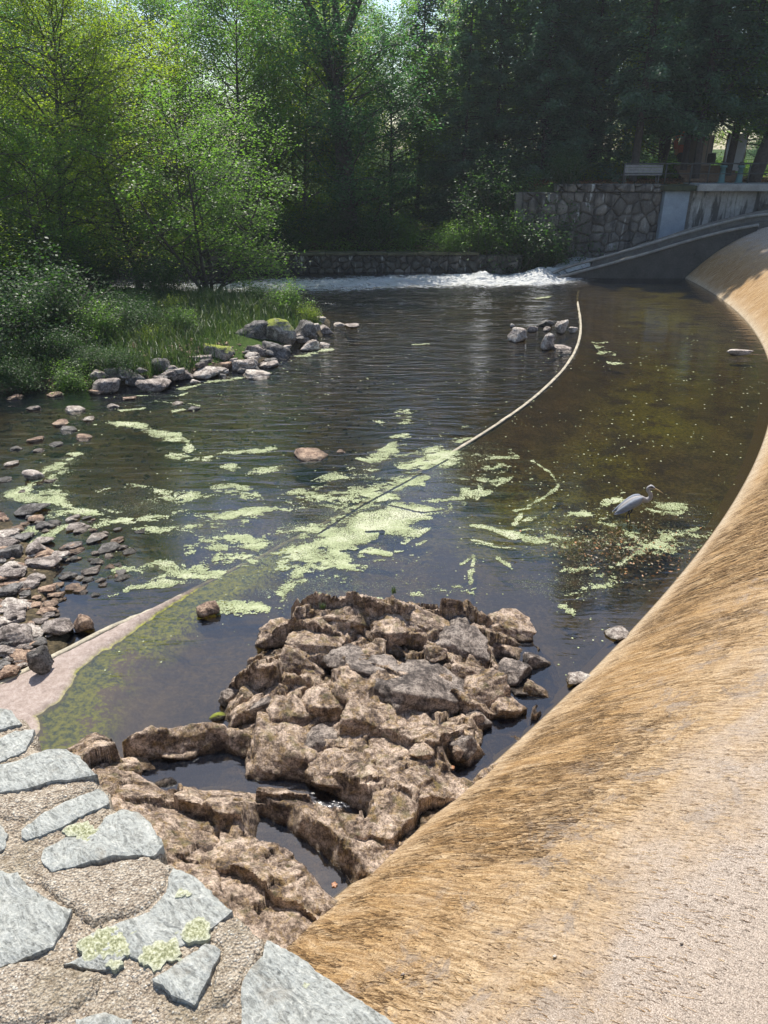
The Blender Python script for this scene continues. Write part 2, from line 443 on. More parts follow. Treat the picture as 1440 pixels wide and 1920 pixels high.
# riverbed and apron
t = NT('riverbed')
geo = t.n('NewGeometry'); P = geo.outputs['Position']
ap = t.attr('apron'); gr = t.attr('green')
n1 = t.noise(P, 1.2, 6, 0.6); n2 = t.noise(P, 14, 6, 0.7); n3 = t.noise(P, 90, 4, 0.75)
vo = t.n('TexVoronoi', {'Vector': P, 'Scale': 5.0}, feature='F1')
f = t.math('ADD', t.math('MULTIPLY', n1, 0.45), t.math('MULTIPLY', n2, 0.55))
mud = t.ramp(f, [(0.40, (0.020, 0.016, 0.008)), (0.5, (0.06, 0.045, 0.022)), (0.60, (0.16, 0.12, 0.065))])
conc = t.ramp(t.math('ADD', t.math('MULTIPLY', n2, 0.5), t.math('MULTIPLY', n3, 0.5)), [(0.36, (0.22, 0.17, 0.145)), (0.5, (0.37, 0.295, 0.255)), (0.64, (0.52, 0.44, 0.40))])
col = t.mix(ap, mud, conc)
gcol = t.ramp(n2, [(0.38, (0.10, 0.13, 0.006)), (0.60, (0.42, 0.44, 0.02))])
gf = t.math('MULTIPLY', gr, t.mr(t.math('ADD', n1, t.math('MULTIPLY', n2, 0.5)), 0.62, 0.78), c=True)
col = t.mix(gf, col, t.mix(t.mr(gr, 1.0, 1.6), gcol, t.ramp(n2, [(0.40, (0.10, 0.16, 0.003)), (0.58, (0.55, 0.62, 0.005))])))
M['riverbed'] = t.finish(t.bsdf(col, 0.85, t.bump(t.math('ADD', n2, n3), 0.7, 0.02), 0.3))

# land: leaf litter and soil
t = NT('land')
P = t.n('NewGeometry').outputs['Position']
n1 = t.noise(P, 0.5, 6, 0.6); n2 = t.noise(P, 9, 6, 0.75); n3 = t.noise(P, 45, 4, 0.75)
f = t.math('ADD', t.math('MULTIPLY', n2, 0.5), t.math('MULTIPLY', n3, 0.5))
col = t.ramp(f, [(0.36, (0.05, 0.03, 0.018)), (0.5, (0.17, 0.10, 0.06)), (0.66, (0.30, 0.19, 0.12))])
yy_l = t.n('SeparateXYZ', {0: P}).outputs[1]
col = t.mix(t.math('MAXIMUM', t.ramp(n1, [(0.40, 0), (0.50, 0.9)]), t.math('MAXIMUM', t.mr(yy_l, 60, 66), t.mr(yy_l, 47, 45))), col, t.ramp(f, [(0.38, (0.02, 0.04, 0.010)), (0.62, (0.07, 0.11, 0.025))]))
M['land'] = t.finish(t.bsdf(col, 0.95, t.bump(f, 1.0, 0.04), 0.1))

# water: fresnel reflection over a tinted clear body with a blue diffuse share standing in for reflected sky
def water_mat(name, tint, body, bodyf):
    t = NT(name)
    geo = t.n('NewGeometry'); P = geo.outputs['Position']
    chop = t.attr('chop'); foam = t.attr('foam')
    w1 = t.noise(t.n('Mapping', {0: P, 'Scale': (0.55, 1.9, 1), 'Rotation': (0, 0, 0.12)}).outputs[0], 1.6, 3, 0.5, 0.5)
    w2 = t.noise(t.n('Mapping', {0: P, 'Scale': (1.0, 2.0, 1)}).outputs[0], 7.0, 3, 0.6, 0.3)
    w3 = t.noise(P, 26.0, 2, 0.6)
    h = t.math('ADD', t.math('ADD', t.math('MULTIPLY', w1, 1.0), t.math('MULTIPLY', w2, t.mr(foam, 0, .5, 0.16, 0.4))), t.math('MULTIPLY', w3, t.mr(foam, 0, .5, 0.015, 0.10)))
    b = t.n('Bump', {'Height': h, 'Strength': 1.0, 'Distance': t.math('MULTIPLY', chop, 0.14)}).outputs[0]
    fr = t.n('Fresnel', {'IOR': 1.75, 'Normal': b}).outputs[0]
    gl = t.n('BsdfGlossy', {'Color': (1, 1, 1, 1), 'Roughness': t.mr(chop, 0, 1, 0.02, 0.05), 'Normal': b}).outputs[0]
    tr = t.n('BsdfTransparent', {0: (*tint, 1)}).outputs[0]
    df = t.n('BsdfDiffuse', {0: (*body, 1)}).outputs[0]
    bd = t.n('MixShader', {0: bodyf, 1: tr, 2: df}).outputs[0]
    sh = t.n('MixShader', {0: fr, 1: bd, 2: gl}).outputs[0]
    fn = t.math('ADD', t.math('MULTIPLY', t.noise(t.n('Mapping', {0: P, 'Scale': (0.7, 2.6, 1.0)}).outputs[0], 1.7, 9, 0.78, 1.8), 0.75), t.math('MULTIPLY', t.noise(P, 17, 5, 0.8), 0.3))
    th = t.mr(foam, 0, 1, 0.72, 0.36)
    ff = t.math('MULTIPLY', t.math('SUBTRACT', fn, th), 9.0, c=True)
    fo = t.bsdf((0.80, 0.81, 0.80), 0.5, b, 0.5)
    fo = t.n('MixShader', {0: 0.25, 1: fo, 2: t.n('BsdfTranslucent', {0: (0.75, 0.78, 0.75, 1)}).outputs[0]}).outputs[0]
    sh = t.n('MixShader', {0: ff, 1: sh, 2: fo}).outputs[0]
    return t.finish(sh)
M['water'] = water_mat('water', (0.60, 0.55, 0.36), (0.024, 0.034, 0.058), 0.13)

# ---------------------------------------------------------------- geometry of the place
DC = np.array([-41.2068, 47.9288]); DR = 59.14          # dam toe circle
TH1, TH0 = -1.9, -52.0                                  # far end, near end (degrees)
CREST = 3.0; DS = 5.6

def dam_z(s):
    q = np.clip(s / DS, -1, 1)
    z = CREST * (1 - (1 - q) ** 2)
    z = np.where(s < 0.0, s * 1.07, z)
    return z

def dam_pt(th, s, h=0.0):
    r = DR + s
    return np.stack([DC[0] + r * np.cos(th), DC[1] + r * np.sin(th), dam_z(s) + h], -1)

lip_px = [(1085, 545), (1090, 600), (1075, 660), (1000, 745), (850, 850), (600, 980), (400, 1085), (240, 1165), (0, 1285), (-250, 1420)]
LIP = GP(lip_px)
ly = LIP[::-1, 1]; lx = LIP[::-1, 0]
_yy = np.linspace(ly[0], ly[-1], 200)
_lp = np.poly1d(np.polyfit(ly, lx, 4))
def lip_x(y): return _lp(np.clip(y, ly[0] - 1, ly[-1] + 2))

ISLAND = GP([(-420, 770), (-100, 745), (60, 728), (180, 722), (310, 718), (400, 700), (500, 680), (560, 650), (610, 628), (622, 606), (590, 585), (480, 562), (300, 552), (0, 542), (-400, 545)])
BANK = GP([(-500, 860), (-60, 930), (10, 975), (45, 1015), (105, 1050), (90, 1100), (65, 1135), (130, 1170), (120, 1215), (60, 1260), (-60, 1330), (-500, 1450)])
ROCKA = GP([(425, 1350), (436, 1300), (475, 1240), (525, 1195), (525, 1160), (620, 1140), (740, 1135), (860, 1150), (960, 1175), (1010, 1215), (1020, 1262), (1048, 1290), (995, 1325),
            (1000, 1348), (1085, 1290), (1130, 1295), (1010, 1400), (905, 1500), (760, 1640), (600, 1840), (300, 1900), (100, 1650), (130, 1470), (190, 1420), (240, 1440), (320, 1500), (440, 1470), (560, 1470), (470, 1425)])
RIDGE = GP([(235, 1420), (290, 1385), (370, 1375), (450, 1385), (520, 1420), (490, 1440), (420, 1405), (360, 1412), (300, 1430)])
POOLS = [GP(p) for p in (
    [(235, 1435), (300, 1425), (420, 1412), (500, 1440), (575, 1478), (500, 1490), (430, 1480), (350, 1500), (315, 1490)],
    [(478, 1590), (488, 1535), (535, 1550), (572, 1595), (520, 1600)],
    [(845, 1430), (890, 1445), (880, 1470), (850, 1455)],
    [(903, 1375), (945, 1378), (985, 1400), (930, 1430), (905, 1405)],
    [(930, 1235), (1000, 1245), (1000, 1270), (940, 1262)],
    [(1010, 1225), (1140, 1200), (1170, 1210), (1080, 1300), (1040, 1340), (1010, 1335)])]
STREAMS = [(GP([(545, 1470), (610, 1505), (665, 1535)]), 0.10), (GP([(555, 1590), (600, 1625), (640, 1670), (690, 1720)]), 0.11),
           (GP([(920, 1425), (880, 1450)]), 0.07)]

def voro(x, y, sx, sy, ang, seed):
    c, s = math.cos(ang), math.sin(ang)
    u = (x * c + y * s) / sx; v = (-x * s + y * c) / sy
    iu = np.floor(u); iv = np.floor(v)
    f1 = np.full(u.shape, 9e9); f2 = f1.copy(); cid = np.zeros(u.shape); dx = np.zeros(u.shape); dy = np.zeros(u.shape)
    for a in (-2, -1, 0, 1, 2):
        for b in (-1, 0, 1):
            cu = iu + a; cv = iv + b
            off = 0.5 * (np.mod(cv, 2))
            pu = cu + off + 0.15 + 0.7 * _hash(cu, cv, s=seed); pv = cv + 0.15 + 0.7 * _hash(cu, cv, s=seed + 1)
            du = (u - pu); dv = (v - pv)
            d = du * du + dv * dv
            h = _hash(cu, cv, s=seed + 2)
            nw = d < f1
            f2 = np.where(nw, f1, np.minimum(f2, d))
            cid = np.where(nw, h, cid); dx = np.where(nw, du, dx); dy = np.where(nw, dv, dy)
            f1 = np.where(nw, d, f1)
    f1 = np.sqrt(f1); f2 = np.sqrt(f2)
    return cid, dx, dy, f2 - f1

def rock_h(x, y):
    """bedrock height and the id of its blocks"""
    wx = x + 0.30 * fbm(x * 1.6, y * 1.6, 3, 3) + 0.05 * fbm(x * 9, y * 9, 3, 5)
    wy = y + 0.26 * fbm(x * 1.6, y * 1.6, 3, 11) + 0.05 * fbm(x * 9, y * 9, 3, 12)
    e = poly_sd(x, y, ROCKA) + 0.16 * fbm(x * 2.5, y * 2.5, 4, 21)
    north = sst(y, 7.0, 8.2)
    E = np.where(e > 0, (0.31 * north + 0.24 * (1 - north)) * np.clip(e / 0.7, 0, 1) ** 0.8 + 0.03 - 0.12 * sst(y, 9.6, 10.6), e * 1.1)
    # higher towards the stone wall
    E = E + np.where(e > 0, 0.35 * sst(-x - 0.72 * (y - 4.2), -0.3, 1.9) * (1 - north), 0)
    # lower where the rock meets the dam
    dd = DR - np.hypot(x - DC[0], y - DC[1])
    E = E - 0.35 * north * sst(dd, 1.7, 0.3) * (e > 0)
    r = poly_sd(x, y, RIDGE) + 0.06 * fbm(x * 5, y * 5, 3, 30)
    E = np.maximum(E, np.where(r > 0, 0.10 + 0.22 * np.sqrt(np.clip(r / 0.22, 0, 1)), r * 1.3))
    wx2 = x + 0.55 * fbm(x * 1.1, y * 1.1, 4, 33); wy2 = y + 0.5 * fbm(x * 1.1 + 7, y * 1.1, 4, 34)
    id1, a1, b1, c1 = voro(wx2, wy2, 0.98, 0.60, -0.30, 40)
    id2, a2, b2, c2 = voro(wx + 0.2 * fbm(x * 4, y * 4, 3, 50), wy + 0.2 * fbm(x * 4, y * 4, 3, 51), 0.46, 0.34, 0.5, 60)
    id3, a3, b3, c3 = voro(x + 0.05 * fbm(x * 14, y * 14, 2, 52), y + 0.05 * fbm(x * 14, y * 14, 2, 53), 0.17, 0.12, -0.6, 80)
    amp = np.clip((E + 0.15) / 0.35, 0, 1)
    k = 0.42 + 0.58 * north
    r1 = np.mod(id1 * 97.3, 1); r2 = np.mod(id2 * 53.7, 1); r3 = np.mod(id3 * 31.9, 1)
    s1 = np.mod(id1 * 17.1, 1) - 0.5; s2 = np.mod(id2 * 29.1, 1) - 0.5
    F = (id1 - 0.5) * 0.42 - b1 * (0.05 + 0.34 * r1) + a1 * s1 * 0.45
    F = F + (id2 - 0.5) * 0.20 - b2 * (0.16 * r2 - 0.02) + a2 * s2 * 0.22
    F = F + (id3 - 0.5) * 0.05 + a3 * (r3 - 0.5) * 0.08 - b3 * (r3 - 0.3) * 0.06
    F = F - 0.05 * sst(c1, 0.06, 0.0) - 0.025 * sst(c2, 0.07, 0.0)
    F = F + 0.16 * fbm(x * 2.2, y * 2.2, 5, 90) + 0.07 * fbm(x * 11, y * 11, 5, 95, 0.65) - 0.03 * np.abs(fbm(x * 6, y * 9, 4, 97, 0.6)) * 2
    h = E + amp * k * F
    for P in POOLS:
        s = poly_sd(x, y, P) + 0.05 * fbm(x * 6, y * 6, 3, 99)
        h = np.where(s > -0.14, np.minimum(h, np.where(s > 0, -0.03 - s * 0.9, -s * 2.2 + 0.02 * 0 - 0.03 + 0.0)), h)
    for P, w in STREAMS:
        d = line_d(x, y, P) + 0.05 * fbm(x * 7, y * 7, 3, 98)
        h = np.where(d < w + 0.12, np.minimum(h, -0.06 + np.clip(d - w, 0, 9) * 2.4), h)
    return h, id1, c1

def bed_h(x, y):
    """riverbed, apron, banks and land"""
    h = -0.50 + 0.35 * fbm(x * 0.5, y * 0.5, 4, 1) + 0.04 * fbm(x * 3, y * 3, 3, 2)
    # shallows at the left
    sh = sst(x - lip_x(y), -1.5, -7) * sst(y, 26, 17)
    h = h + sh * 0.26
    a = x - lip_x(y)
    right = sst(a, -0.03, 0.06)
    # basin floor: flat concrete, sloping up to the left edge near the wall
    up = sst(x, -2.6, -4.3) * sst(y, 12.5, 10.8)
    apr = -0.33 + 0.03 * fbm(x, y, 3, 6)
    Lw = np.interp(y, [5.5, 6.5, 7.3, 8.8, 10.5, 11.5], [3.6, 2.6, 1.6, 0.50, 0.08, -0.1]) + 0.35 * fbm(x * 2.2, y * 2.2, 4, 61) + 0.10 * fbm(x * 9, y * 9, 3, 62)
    rise = 0.055 - 0.012 * a - 0.45 * np.clip(a - Lw, 0, .16) - 0.05 * np.clip(a - Lw - .16, 0, .6) - 0.45 * np.clip(a - Lw - 0.75, 0, 9) + 0.018 * fbm(x * 6, y * 6, 3, 63)
    rise = np.where(y < 11.8, rise, -9)
    apr = np.maximum(apr, rise)
    apr = np.maximum(apr, np.where(y > 12, -0.055 - 0.30 * sst(a, 0.0, 2.6), -9))
    h = np.maximum(h, np.where((a < 0.1) & (a > -1.6), -0.06 - 0.5 * sst(-a, 0.0, 1.5), -9))
    h = h * (1 - right) + apr * right
    ap = right * 0.12 + right * up * 0.85
    # island and banks
    i = poly_sd(x, y, ISLAND) + 0.5 * fbm(x * 0.9, y * 0.9, 3, 8)
    h = np.maximum(h, np.where(i > 0, 0.75 * np.sqrt(np.clip(i / 3.0, 0, 1)), i * 0.5) + 0.08 * fbm(x * 2, y * 2, 3, 9))
    b = poly_sd(x, y, BANK) + 0.3 * fbm(x * 1.6, y * 1.6, 3, 10)
    h = np.maximum(h, np.where(b > 0, 0.05 + 0.12 * np.clip(b, 0, 2), b * 0.28) + 0.05 * fbm(x * 4, y * 4, 3, 13))
    # far bank behind the low wall
    far = np.where(x < 8.62, sst(y, 48.55, 48.75), sst(y, 49.95, 50.1))
    fh = 1.15 + 0.03 * np.clip(y - 48.5, 0, 200) + 0.25 * fbm(x * 0.3, y * 0.3, 3, 14)
    hi = 4.95 + 0.012 * np.clip(y - 50, 0, 200)
    fh = fh + (hi - fh) * sst(x, 5.0 , 10.5) * sst(y, 50.1 , 50.4)
    h = h * (1 - far) + fh * far
    # upstream reservoir floor beyond the dam
    ro = np.hypot(x - DC[0], y - DC[1]) - DR
    up_ = sst(ro, 0.6, 1.2) * (y < 49.5)
    h = h * (1 - up_) - 1.0 * up_
    gr = right * np.where(y < 12.5, sst(a - Lw, 0.05, 0.2) * sst(a - Lw, 1.15, 0.6) * 2.0, 0.6 * sst(a, 0.8, 3.5) * (1 - 0.7 * sst(a, 4.5, 7.0)) * (0.6 + 1.4 * fbm(x * .5, y * .35, 3, 64)))
    land = np.maximum(sst(h, 0.12, 0.35) * (1 - right), far)
    return h, ap, gr, land

# ground sheet (riverbed, island, land to the horizon)
def lines(segs):
    out = [segs[0][0]]
    for a, b, d in segs:
        n = max(1, int(round((b - a) / d)))
        out += list(np.linspace(a, b, n + 1)[1:])
    return np.array(out)
gx = lines([(-1200, -200, 100), (-200, -60, 20), (-60, -30, 2.0), (-30, -12, 0.3), (-12, -7, 0.10), (-7, 0, 0.05), (0, 8, 0.1), (8, 24, 0.3), (24, 60, 2.0), (60, 200, 20), (200, 1200, 100)])
gy = lines([(-300, -20, 40), (-20, 2, 2), (2, 5, .1), (5, 14, 0.05), (14, 26, 0.10), (26, 48, 0.25), (48, 52, 0.1), (52, 120, 1.5), (120, 300, 20), (300, 1300, 100)])
X, Y = np.meshgrid(gx, gy, indexing='ij')
H, AP, GR, LAND = bed_h(X, Y)
F = grid_faces(len(gx), len(gy))
V = np.stack([X, Y, H], -1).reshape(-1, 3)
lf = LAND.ravel()[F].mean(1) > 0.5
ground = link('ground', mk_mesh('ground', V, [F], [M['riverbed'], M['land']], True, {'apron': AP.ravel(), 'green': GR.ravel()}, fmat=lf.astype(int)), kind='structure')

# water sheet
wx_ = lines([(-90, -30, 3), (-30, -12, 0.4), (-12, 14, 0.11), (14, 24, 0.3)])
wy_ = lines([(2.5, 30, 0.35), (30, 38, 0.15), (38, 50.0, 0.07)])
X, Y = np.meshgrid(wx_, wy_, indexing='ij')
rap = np.exp(-(((X - 8.0) / 3.6) ** 2 + ((Y - 45.6) / 2.3) ** 2))
rap2 = np.exp(-(((X - 3.5) / 6.5) ** 2 + ((Y - 45.0) / 2.6) ** 2))
rap3 = np.exp(-(((X + 4.0) / 7.0) ** 2 + ((Y - 43.2) / 3.2) ** 2))
rap4 = np.exp(-(((X + 13.0) / 8.0) ** 2 + ((Y - 42.5) / 3.0) ** 2))
race = sst(X, 8.6, 12.5) * sst(Y, 46.55, 46.9)
foam = np.clip(rap * 1.1 + rap2 * 0.78 + rap3 * 0.62 + rap4 * 0.5 + race * 0.8, 0, 1)
wav = fbm(X * 0.9, Y * 1.9, 4, 200, 0.6)
wav2 = fbm(X * 3.1, Y * 5.0, 3, 210, 0.6)
Z = foam * (0.40 * wav + 0.20 * wav2) + race * 0.65 + 0.42 * np.exp(-(((X - 9.4) / 0.8) ** 2 + ((Y - 46.4) / 1.3) ** 2)) + 0.22 * np.exp(-(((X - 5.9) / 0.6) ** 2 + ((Y - 46.2) / 1.5) ** 2)) - 0.16 * np.exp(-(((X - 7.2) / 0.6) ** 2 + ((Y - 47.2) / 1.0) ** 2))
Z += 0.03 * sst(Y, 22, 38) * fbm(X * 0.8, Y * 1.6, 3, 215) * sst(X, 14, 10)
Z *= sst(np.hypot(X - DC[0], Y - DC[1]) - DR, 0.5, -1.5) * 1.0 if False else 1.0
basin = sst(X - lip_x(Y), -0.1, 0.3)
chop = 0.04 + 0.75 * sst(Y, 11, 30) * (1 - basin) + 0.05 * basin + 2.2 * np.clip(foam, 0, 1)
chop += 0.16 * np.exp(-(((X + 3.5) / 1.6) ** 2 + ((Y - 9.5) / 1.5) ** 2)) - 0.03 * sst(Y, 14, 9)
chop = np.where(Y < 8.0, 0.05 + 0.5 * np.exp(-(((X + 0.5) / 0.5) ** 2 + ((Y - 6.35) / 0.25) ** 2)), chop)
ro = np.hypot(X - DC[0], Y - DC[1]) - DR
F = grid_faces(len(wx_), len(wy_))
keep = (ro.ravel()[F].min(1) < 0.45) | (Y.ravel()[F].min(1) > 46.4)
keep &= ~((Y.ravel()[F].min(1) < 6) & (ro.ravel()[F].min(1) > 0.2))
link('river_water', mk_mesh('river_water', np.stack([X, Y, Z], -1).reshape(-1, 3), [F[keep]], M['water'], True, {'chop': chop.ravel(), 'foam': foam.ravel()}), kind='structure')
# reservoir behind the dam
thr = np.radians(np.linspace(TH0 - 8, TH1 - 0.2, 60))
V = np.concatenate([np.stack([DC[0] + (DR + r) * np.cos(thr), DC[1] + (DR + r) * np.sin(thr), np.full(60, 2.78)], -1) for r in (9.0, 120.0)])
i = np.arange(59)
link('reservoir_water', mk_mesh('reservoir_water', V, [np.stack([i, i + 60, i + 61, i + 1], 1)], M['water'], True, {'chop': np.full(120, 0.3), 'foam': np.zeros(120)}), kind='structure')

# ---------------------------------------------------------------- bedrock outcrop, split at its cracks
RS = 0.0155
rx = np.arange(-5.6, 4.4, RS); ry = np.arange(2.4, 11.0, RS)
X, Y = np.meshgrid(rx, ry, indexing='ij')
RH, RID, RC = rock_h(X, Y)
F = grid_faces(len(rx), len(ry))
ro = (np.hypot(X - DC[0], Y - DC[1]) - DR).ravel()
hz = RH.ravel()
keep = (hz[F].max(1) > -0.45) & (ro[F].min(1) < 0.75)
keep &= (Y.ravel()[F[:, 0]] > 2.6 - 0.60 * X.ravel()[F[:, 0]] - 1.3)
F = F[keep]
V = np.stack([X.ravel(), Y.ravel(), hz], 1)
V[:, 0] += 0.05 * fbm(V[:, 0] * 5 + hz * 2, V[:, 1] * 5 + hz * 3, 3, 301); V[:, 1] += 0.08 * fbm(V[:, 0] * 4 + hz * 3, V[:, 1] * 4 + hz * 3, 3, 302) - 0.05 * fbm(V[:, 0] * 9, hz * 16, 3, 303)
fid = RID.ravel()[F[:, 0]]
outcrop = thing('rock_outcrop', 'brown fractured bedrock outcrop rising from the pool at the foot of the dam', 'rock outcrop')
def submesh(V, F):
    u, inv = np.unique(F.ravel(), return_inverse=True)
    return V[u], inv.reshape(F.shape)
uid, cnt = np.unique(fid, return_counts=True)
big = [(c, k) for k, c in zip(uid, cnt) if c > 500 and hz[F[fid == k][:, 0]].max() > 0.02]
big.sort(reverse=True)
rest = np.ones(len(F), bool)
for c, k in big[:280]:
    m = fid == k; rest &= ~m
    v_, f_ = submesh(V, F[m])
    link('rock_block', mk_mesh('rock_block', v_, [f_], M['bedrock'], True), outcrop)
v_, f_ = submesh(V, F[rest])
link('rock_rubble', mk_mesh('rock_rubble', v_, [f_], M['bedrock'], True), outcrop, kind='stuff')

# ---------------------------------------------------------------- dam
dam = thing('dam', 'curved concrete spillway dam coated in dry tan algae along the right side', 'dam')
arc = lambda d: math.radians(d)
ths = np.radians(np.concatenate([np.linspace(TH0, -40, 420), np.linspace(-40, -25, 200)[1:], np.linspace(-25, TH1, 190)[1:]]))
ss = np.concatenate([[-1.2, -0.5, -0.2], np.linspace(-0.05, 4.8, 190), np.linspace(4.8, 9.2, 30)[1:]])
T, Q = np.meshgrid(ths, ss, indexing='ij')
L = (T - R(TH0)) * DR
prof = np.where(Q < DS, Q + 0.25 * np.clip(DS - Q, 0, DS) ** 2 * 0, Q)
hh = 0.05 * fbm(L * 0.7, Q * 0.7, 3, 400) + 0.014 * fbm(L * 9, Q * 1.6, 4, 401, 0.6) * sst(Q, 3.6, 2.0) + 0.006 * fbm(L * 26, Q * 14, 3, 402)
hh = hh * sst(Q, -0.1, 0.3)
P = dam_pt(T, Q, 0)
P[..., 2] += hh
P[..., 2] -= 0.25 * sst(Q, DS + 1.6, 9.2) * 4
link('dam_face', mk_mesh('dam_face', P.reshape(-1, 3), [grid_faces(len(ths), len(ss))[:, ::-1]], M['dam'], True, {'uv3': np.stack([L, Q, 0 * L], -1).reshape(-1, 3)}), dam)
# algae strands hanging down the slope
def ribbons(n, thlo, thhi, slo, shi, lmin, lmax, w, lift, seed, vlo=0.0, vhi=1.0, clump=0.0):
    r = np.random.default_rng(seed)
    th = np.radians(r.uniform(thlo, thhi, n)); s0 = r.uniform(slo, shi, n)
    if clump:
        Lq = (th - R(TH0)) * DR
        k = fbm(Lq * 1.1, s0 * 1.4, 3, 410 + seed) + 0.6 * fbm(Lq * 5, s0 * 2, 2, 411) + r.normal(0, 0.05, n) > clump
        th, s0 = th[k], s0[k]; n = len(th)
    ln = r.uniform(lmin, lmax, n) * (0.5 + r.random(n)); dth = r.normal(0.0, 0.16, n) + 0.22
    ww = w * r.uniform(0.5, 1.4, n); lf = lift * r.uniform(0.3, 1.3, n)
    k = 4; pts = []
    tt = np.linspace(0, 1, k)
    V = np.zeros((n, k, 2, 3))
    for j, q in enumerate(tt):
        s = s0 - ln * q
        a = th + (dth * ln * q + 0.004 * np.sin(q * 5 + s0 * 30)) / DR * -1
        zz = 0.05 * fbm((a - R(TH0)) * DR * 0.7, s * 0.7, 3, 400) + 0.002 + lf * math.sin(q * math.pi * 0.9 + 0.15)
        for m, sg in enumerate((-1, 1)):
            V[:, j, m] = dam_pt(a + sg * ww * (1 - 0.75 * q) / DR * 0.5, s, zz)
    i = np.arange(n)[:, None] * (2 * k)
    F = np.concatenate([np.concatenate([i + 2 * j, i + 2 * j + 1, i + 2 * j + 3, i + 2 * j + 2], 1) for j in range(k - 1)])
    return V.reshape(-1, 3), F, np.repeat(r.uniform(vlo, vhi, n), 2 * k)
mb = MB()
for a in ((16000, -50.5, -34, 0.15, 2.3, 0.03, 0.10, 0.006, 0.009, 1, 0.0, 0.85, -0.04), (24000, -50.5, -34, 0.25, 1.9, 0.04, 0.13, 0.006, 0.012, 2, 0.0, 0.40, -0.02),
          (14000, -50.8, -40, 0.2, 3.4, 0.02, 0.07, 0.004, 0.007, 3, 0.1, 1.0, 0), (9000, -40, -20, 0.5, 2.8, 0.10, 0.30, 0.022, 0.03, 4, 0.1, 0.9, 0.0),
          (4000, -50.8, -42, 1.2, 4.4, 0.015, 0.05, 0.004, 0.004, 5, 0.0, 0.3, 0.0)):
    v_, f_, va = ribbons(*a); mb.add(v_, f_, va)
o = mb.obj('algae_strands', M['strand'], dam); o['kind'] = 'stuff'

# thin submerged weir lip along the left edge of the basin
yy = np.concatenate([np.linspace(5.5, 12.15, 90), np.linspace(12.2, 24, 200), np.linspace(24, 41.5, 160)[1:]])
lipx = lip_x(yy)
dx = np.gradient(lipx, yy); nx = 1 / np.hypot(1, dx); ny = -dx * nx
zt = 0.014 * sst(yy, 15.0, 17.5) - 0.028 * sst(yy, 18.5, 13.0) + 0.02 * fbm(yy * 1.5, yy * 0, 3, 500) - 0.03 * sst(yy, 36.5, 39)
zt = np.where(yy < 12.3, np.maximum(bed_h(lipx + 0.25, yy)[0] + 0.022, -0.04), zt)
prof = [(-0.065, -0.12), (-0.055, -0.015), (-0.03, 0.0), (0.025, 0.0), (0.045, -0.012), (0.055, -0.12)]
fprof = [(-0.16, -0.6), (-0.07, -0.115), (0.06, -0.115), (0.14, -0.6)]
V = np.stack([np.stack([lipx + nx * (a + 0.02 * fbm(yy * 3, yy * 0 + k, 3, 501)), yy + ny * a, zt + b], -1) for k, (a, b) in enumerate(prof)], 1)
lipo = link('weir_lip', mk_mesh('weir_lip', V.reshape(-1, 3), [grid_faces(len(yy), len(prof))[:, ::-1]], simple_mat('lip_concrete', (0.36, 0.32, 0.24), 0.85, 0.6, 4, 0.6), True),
     label='thin pale curved concrete lip running through the pool to the rapids', category='weir')
V = np.stack([np.stack([lipx + nx * a, yy + ny * a, zt + b], -1) for k, (a, b) in enumerate(fprof)], 1)
link('footing', mk_mesh('footing', V.reshape(-1, 3), [grid_faces(len(yy), len(fprof))[:, ::-1]], simple_mat('footing_mud', (0.05, 0.042, 0.025), 0.9, 0.5, 4, 0.6), True), lipo)

# ---------------------------------------------------------------- boulders
def rock_mesh(name, seed, sub=4, p=11, n=13, rough=0.05, flat=1.0):
    r = np.random.default_rng(seed)
    bm = bmesh.new(); bmesh.ops.create_icosphere(bm, subdivisions=sub, radius=1)
    V = np.array([v.co for v in bm.verts]); F = np.array([[v.index for v in f.verts] for f in bm.faces]); bm.free()
    N = r.normal(size=(n, 3)); N[:3] = [(0, 0, 1), (0, 0, -1), (0.2, -1, 0.3)]; N[:3] += r.normal(0, 0.25, (3, 3))
    N /= np.linalg.norm(N, axis=1)[:, None]
    D = r.uniform(0.62, 1.0, n)
    q = np.clip(V @ N.T / D, 0, None)
    rad = (q ** p).sum(1) ** (-1 / p)
    V = V * np.minimum(rad, 1.35)[:, None]
    for sc, am in ((1.8, rough * 1.8), (4.5, rough * 1.2), (11, rough * 0.7), (24, rough * 0.4)):
        V = V * (1 + am * (vn3(V * sc + 50 + seed, seed) - 0.5) * 2)[:, None]
    lo, hi = V.min(0), V.max(0)
    V = (V - (lo + hi) / 2) / (hi - lo)
    return mk_mesh(name, V, [F], [M['boulder']], True)

ROCKS = [rock_mesh('boulder', 20 + i, 5, 14, 11 + i % 4) for i in range(9)]
ROUND = [rock_mesh('boulder', 60 + i, 5, 6, 14, 0.04) for i in range(3)]
_rc = {}
def rock_data(kind, i, mat):
    k = (kind, i, mat)
    if k not in _rc:
        src = (ROUND if kind == 'round' else ROCKS)[i]
        me = src.copy(); me.materials.clear(); me.materials.append(M[mat]); _rc[k] = me
    return _rc[k]

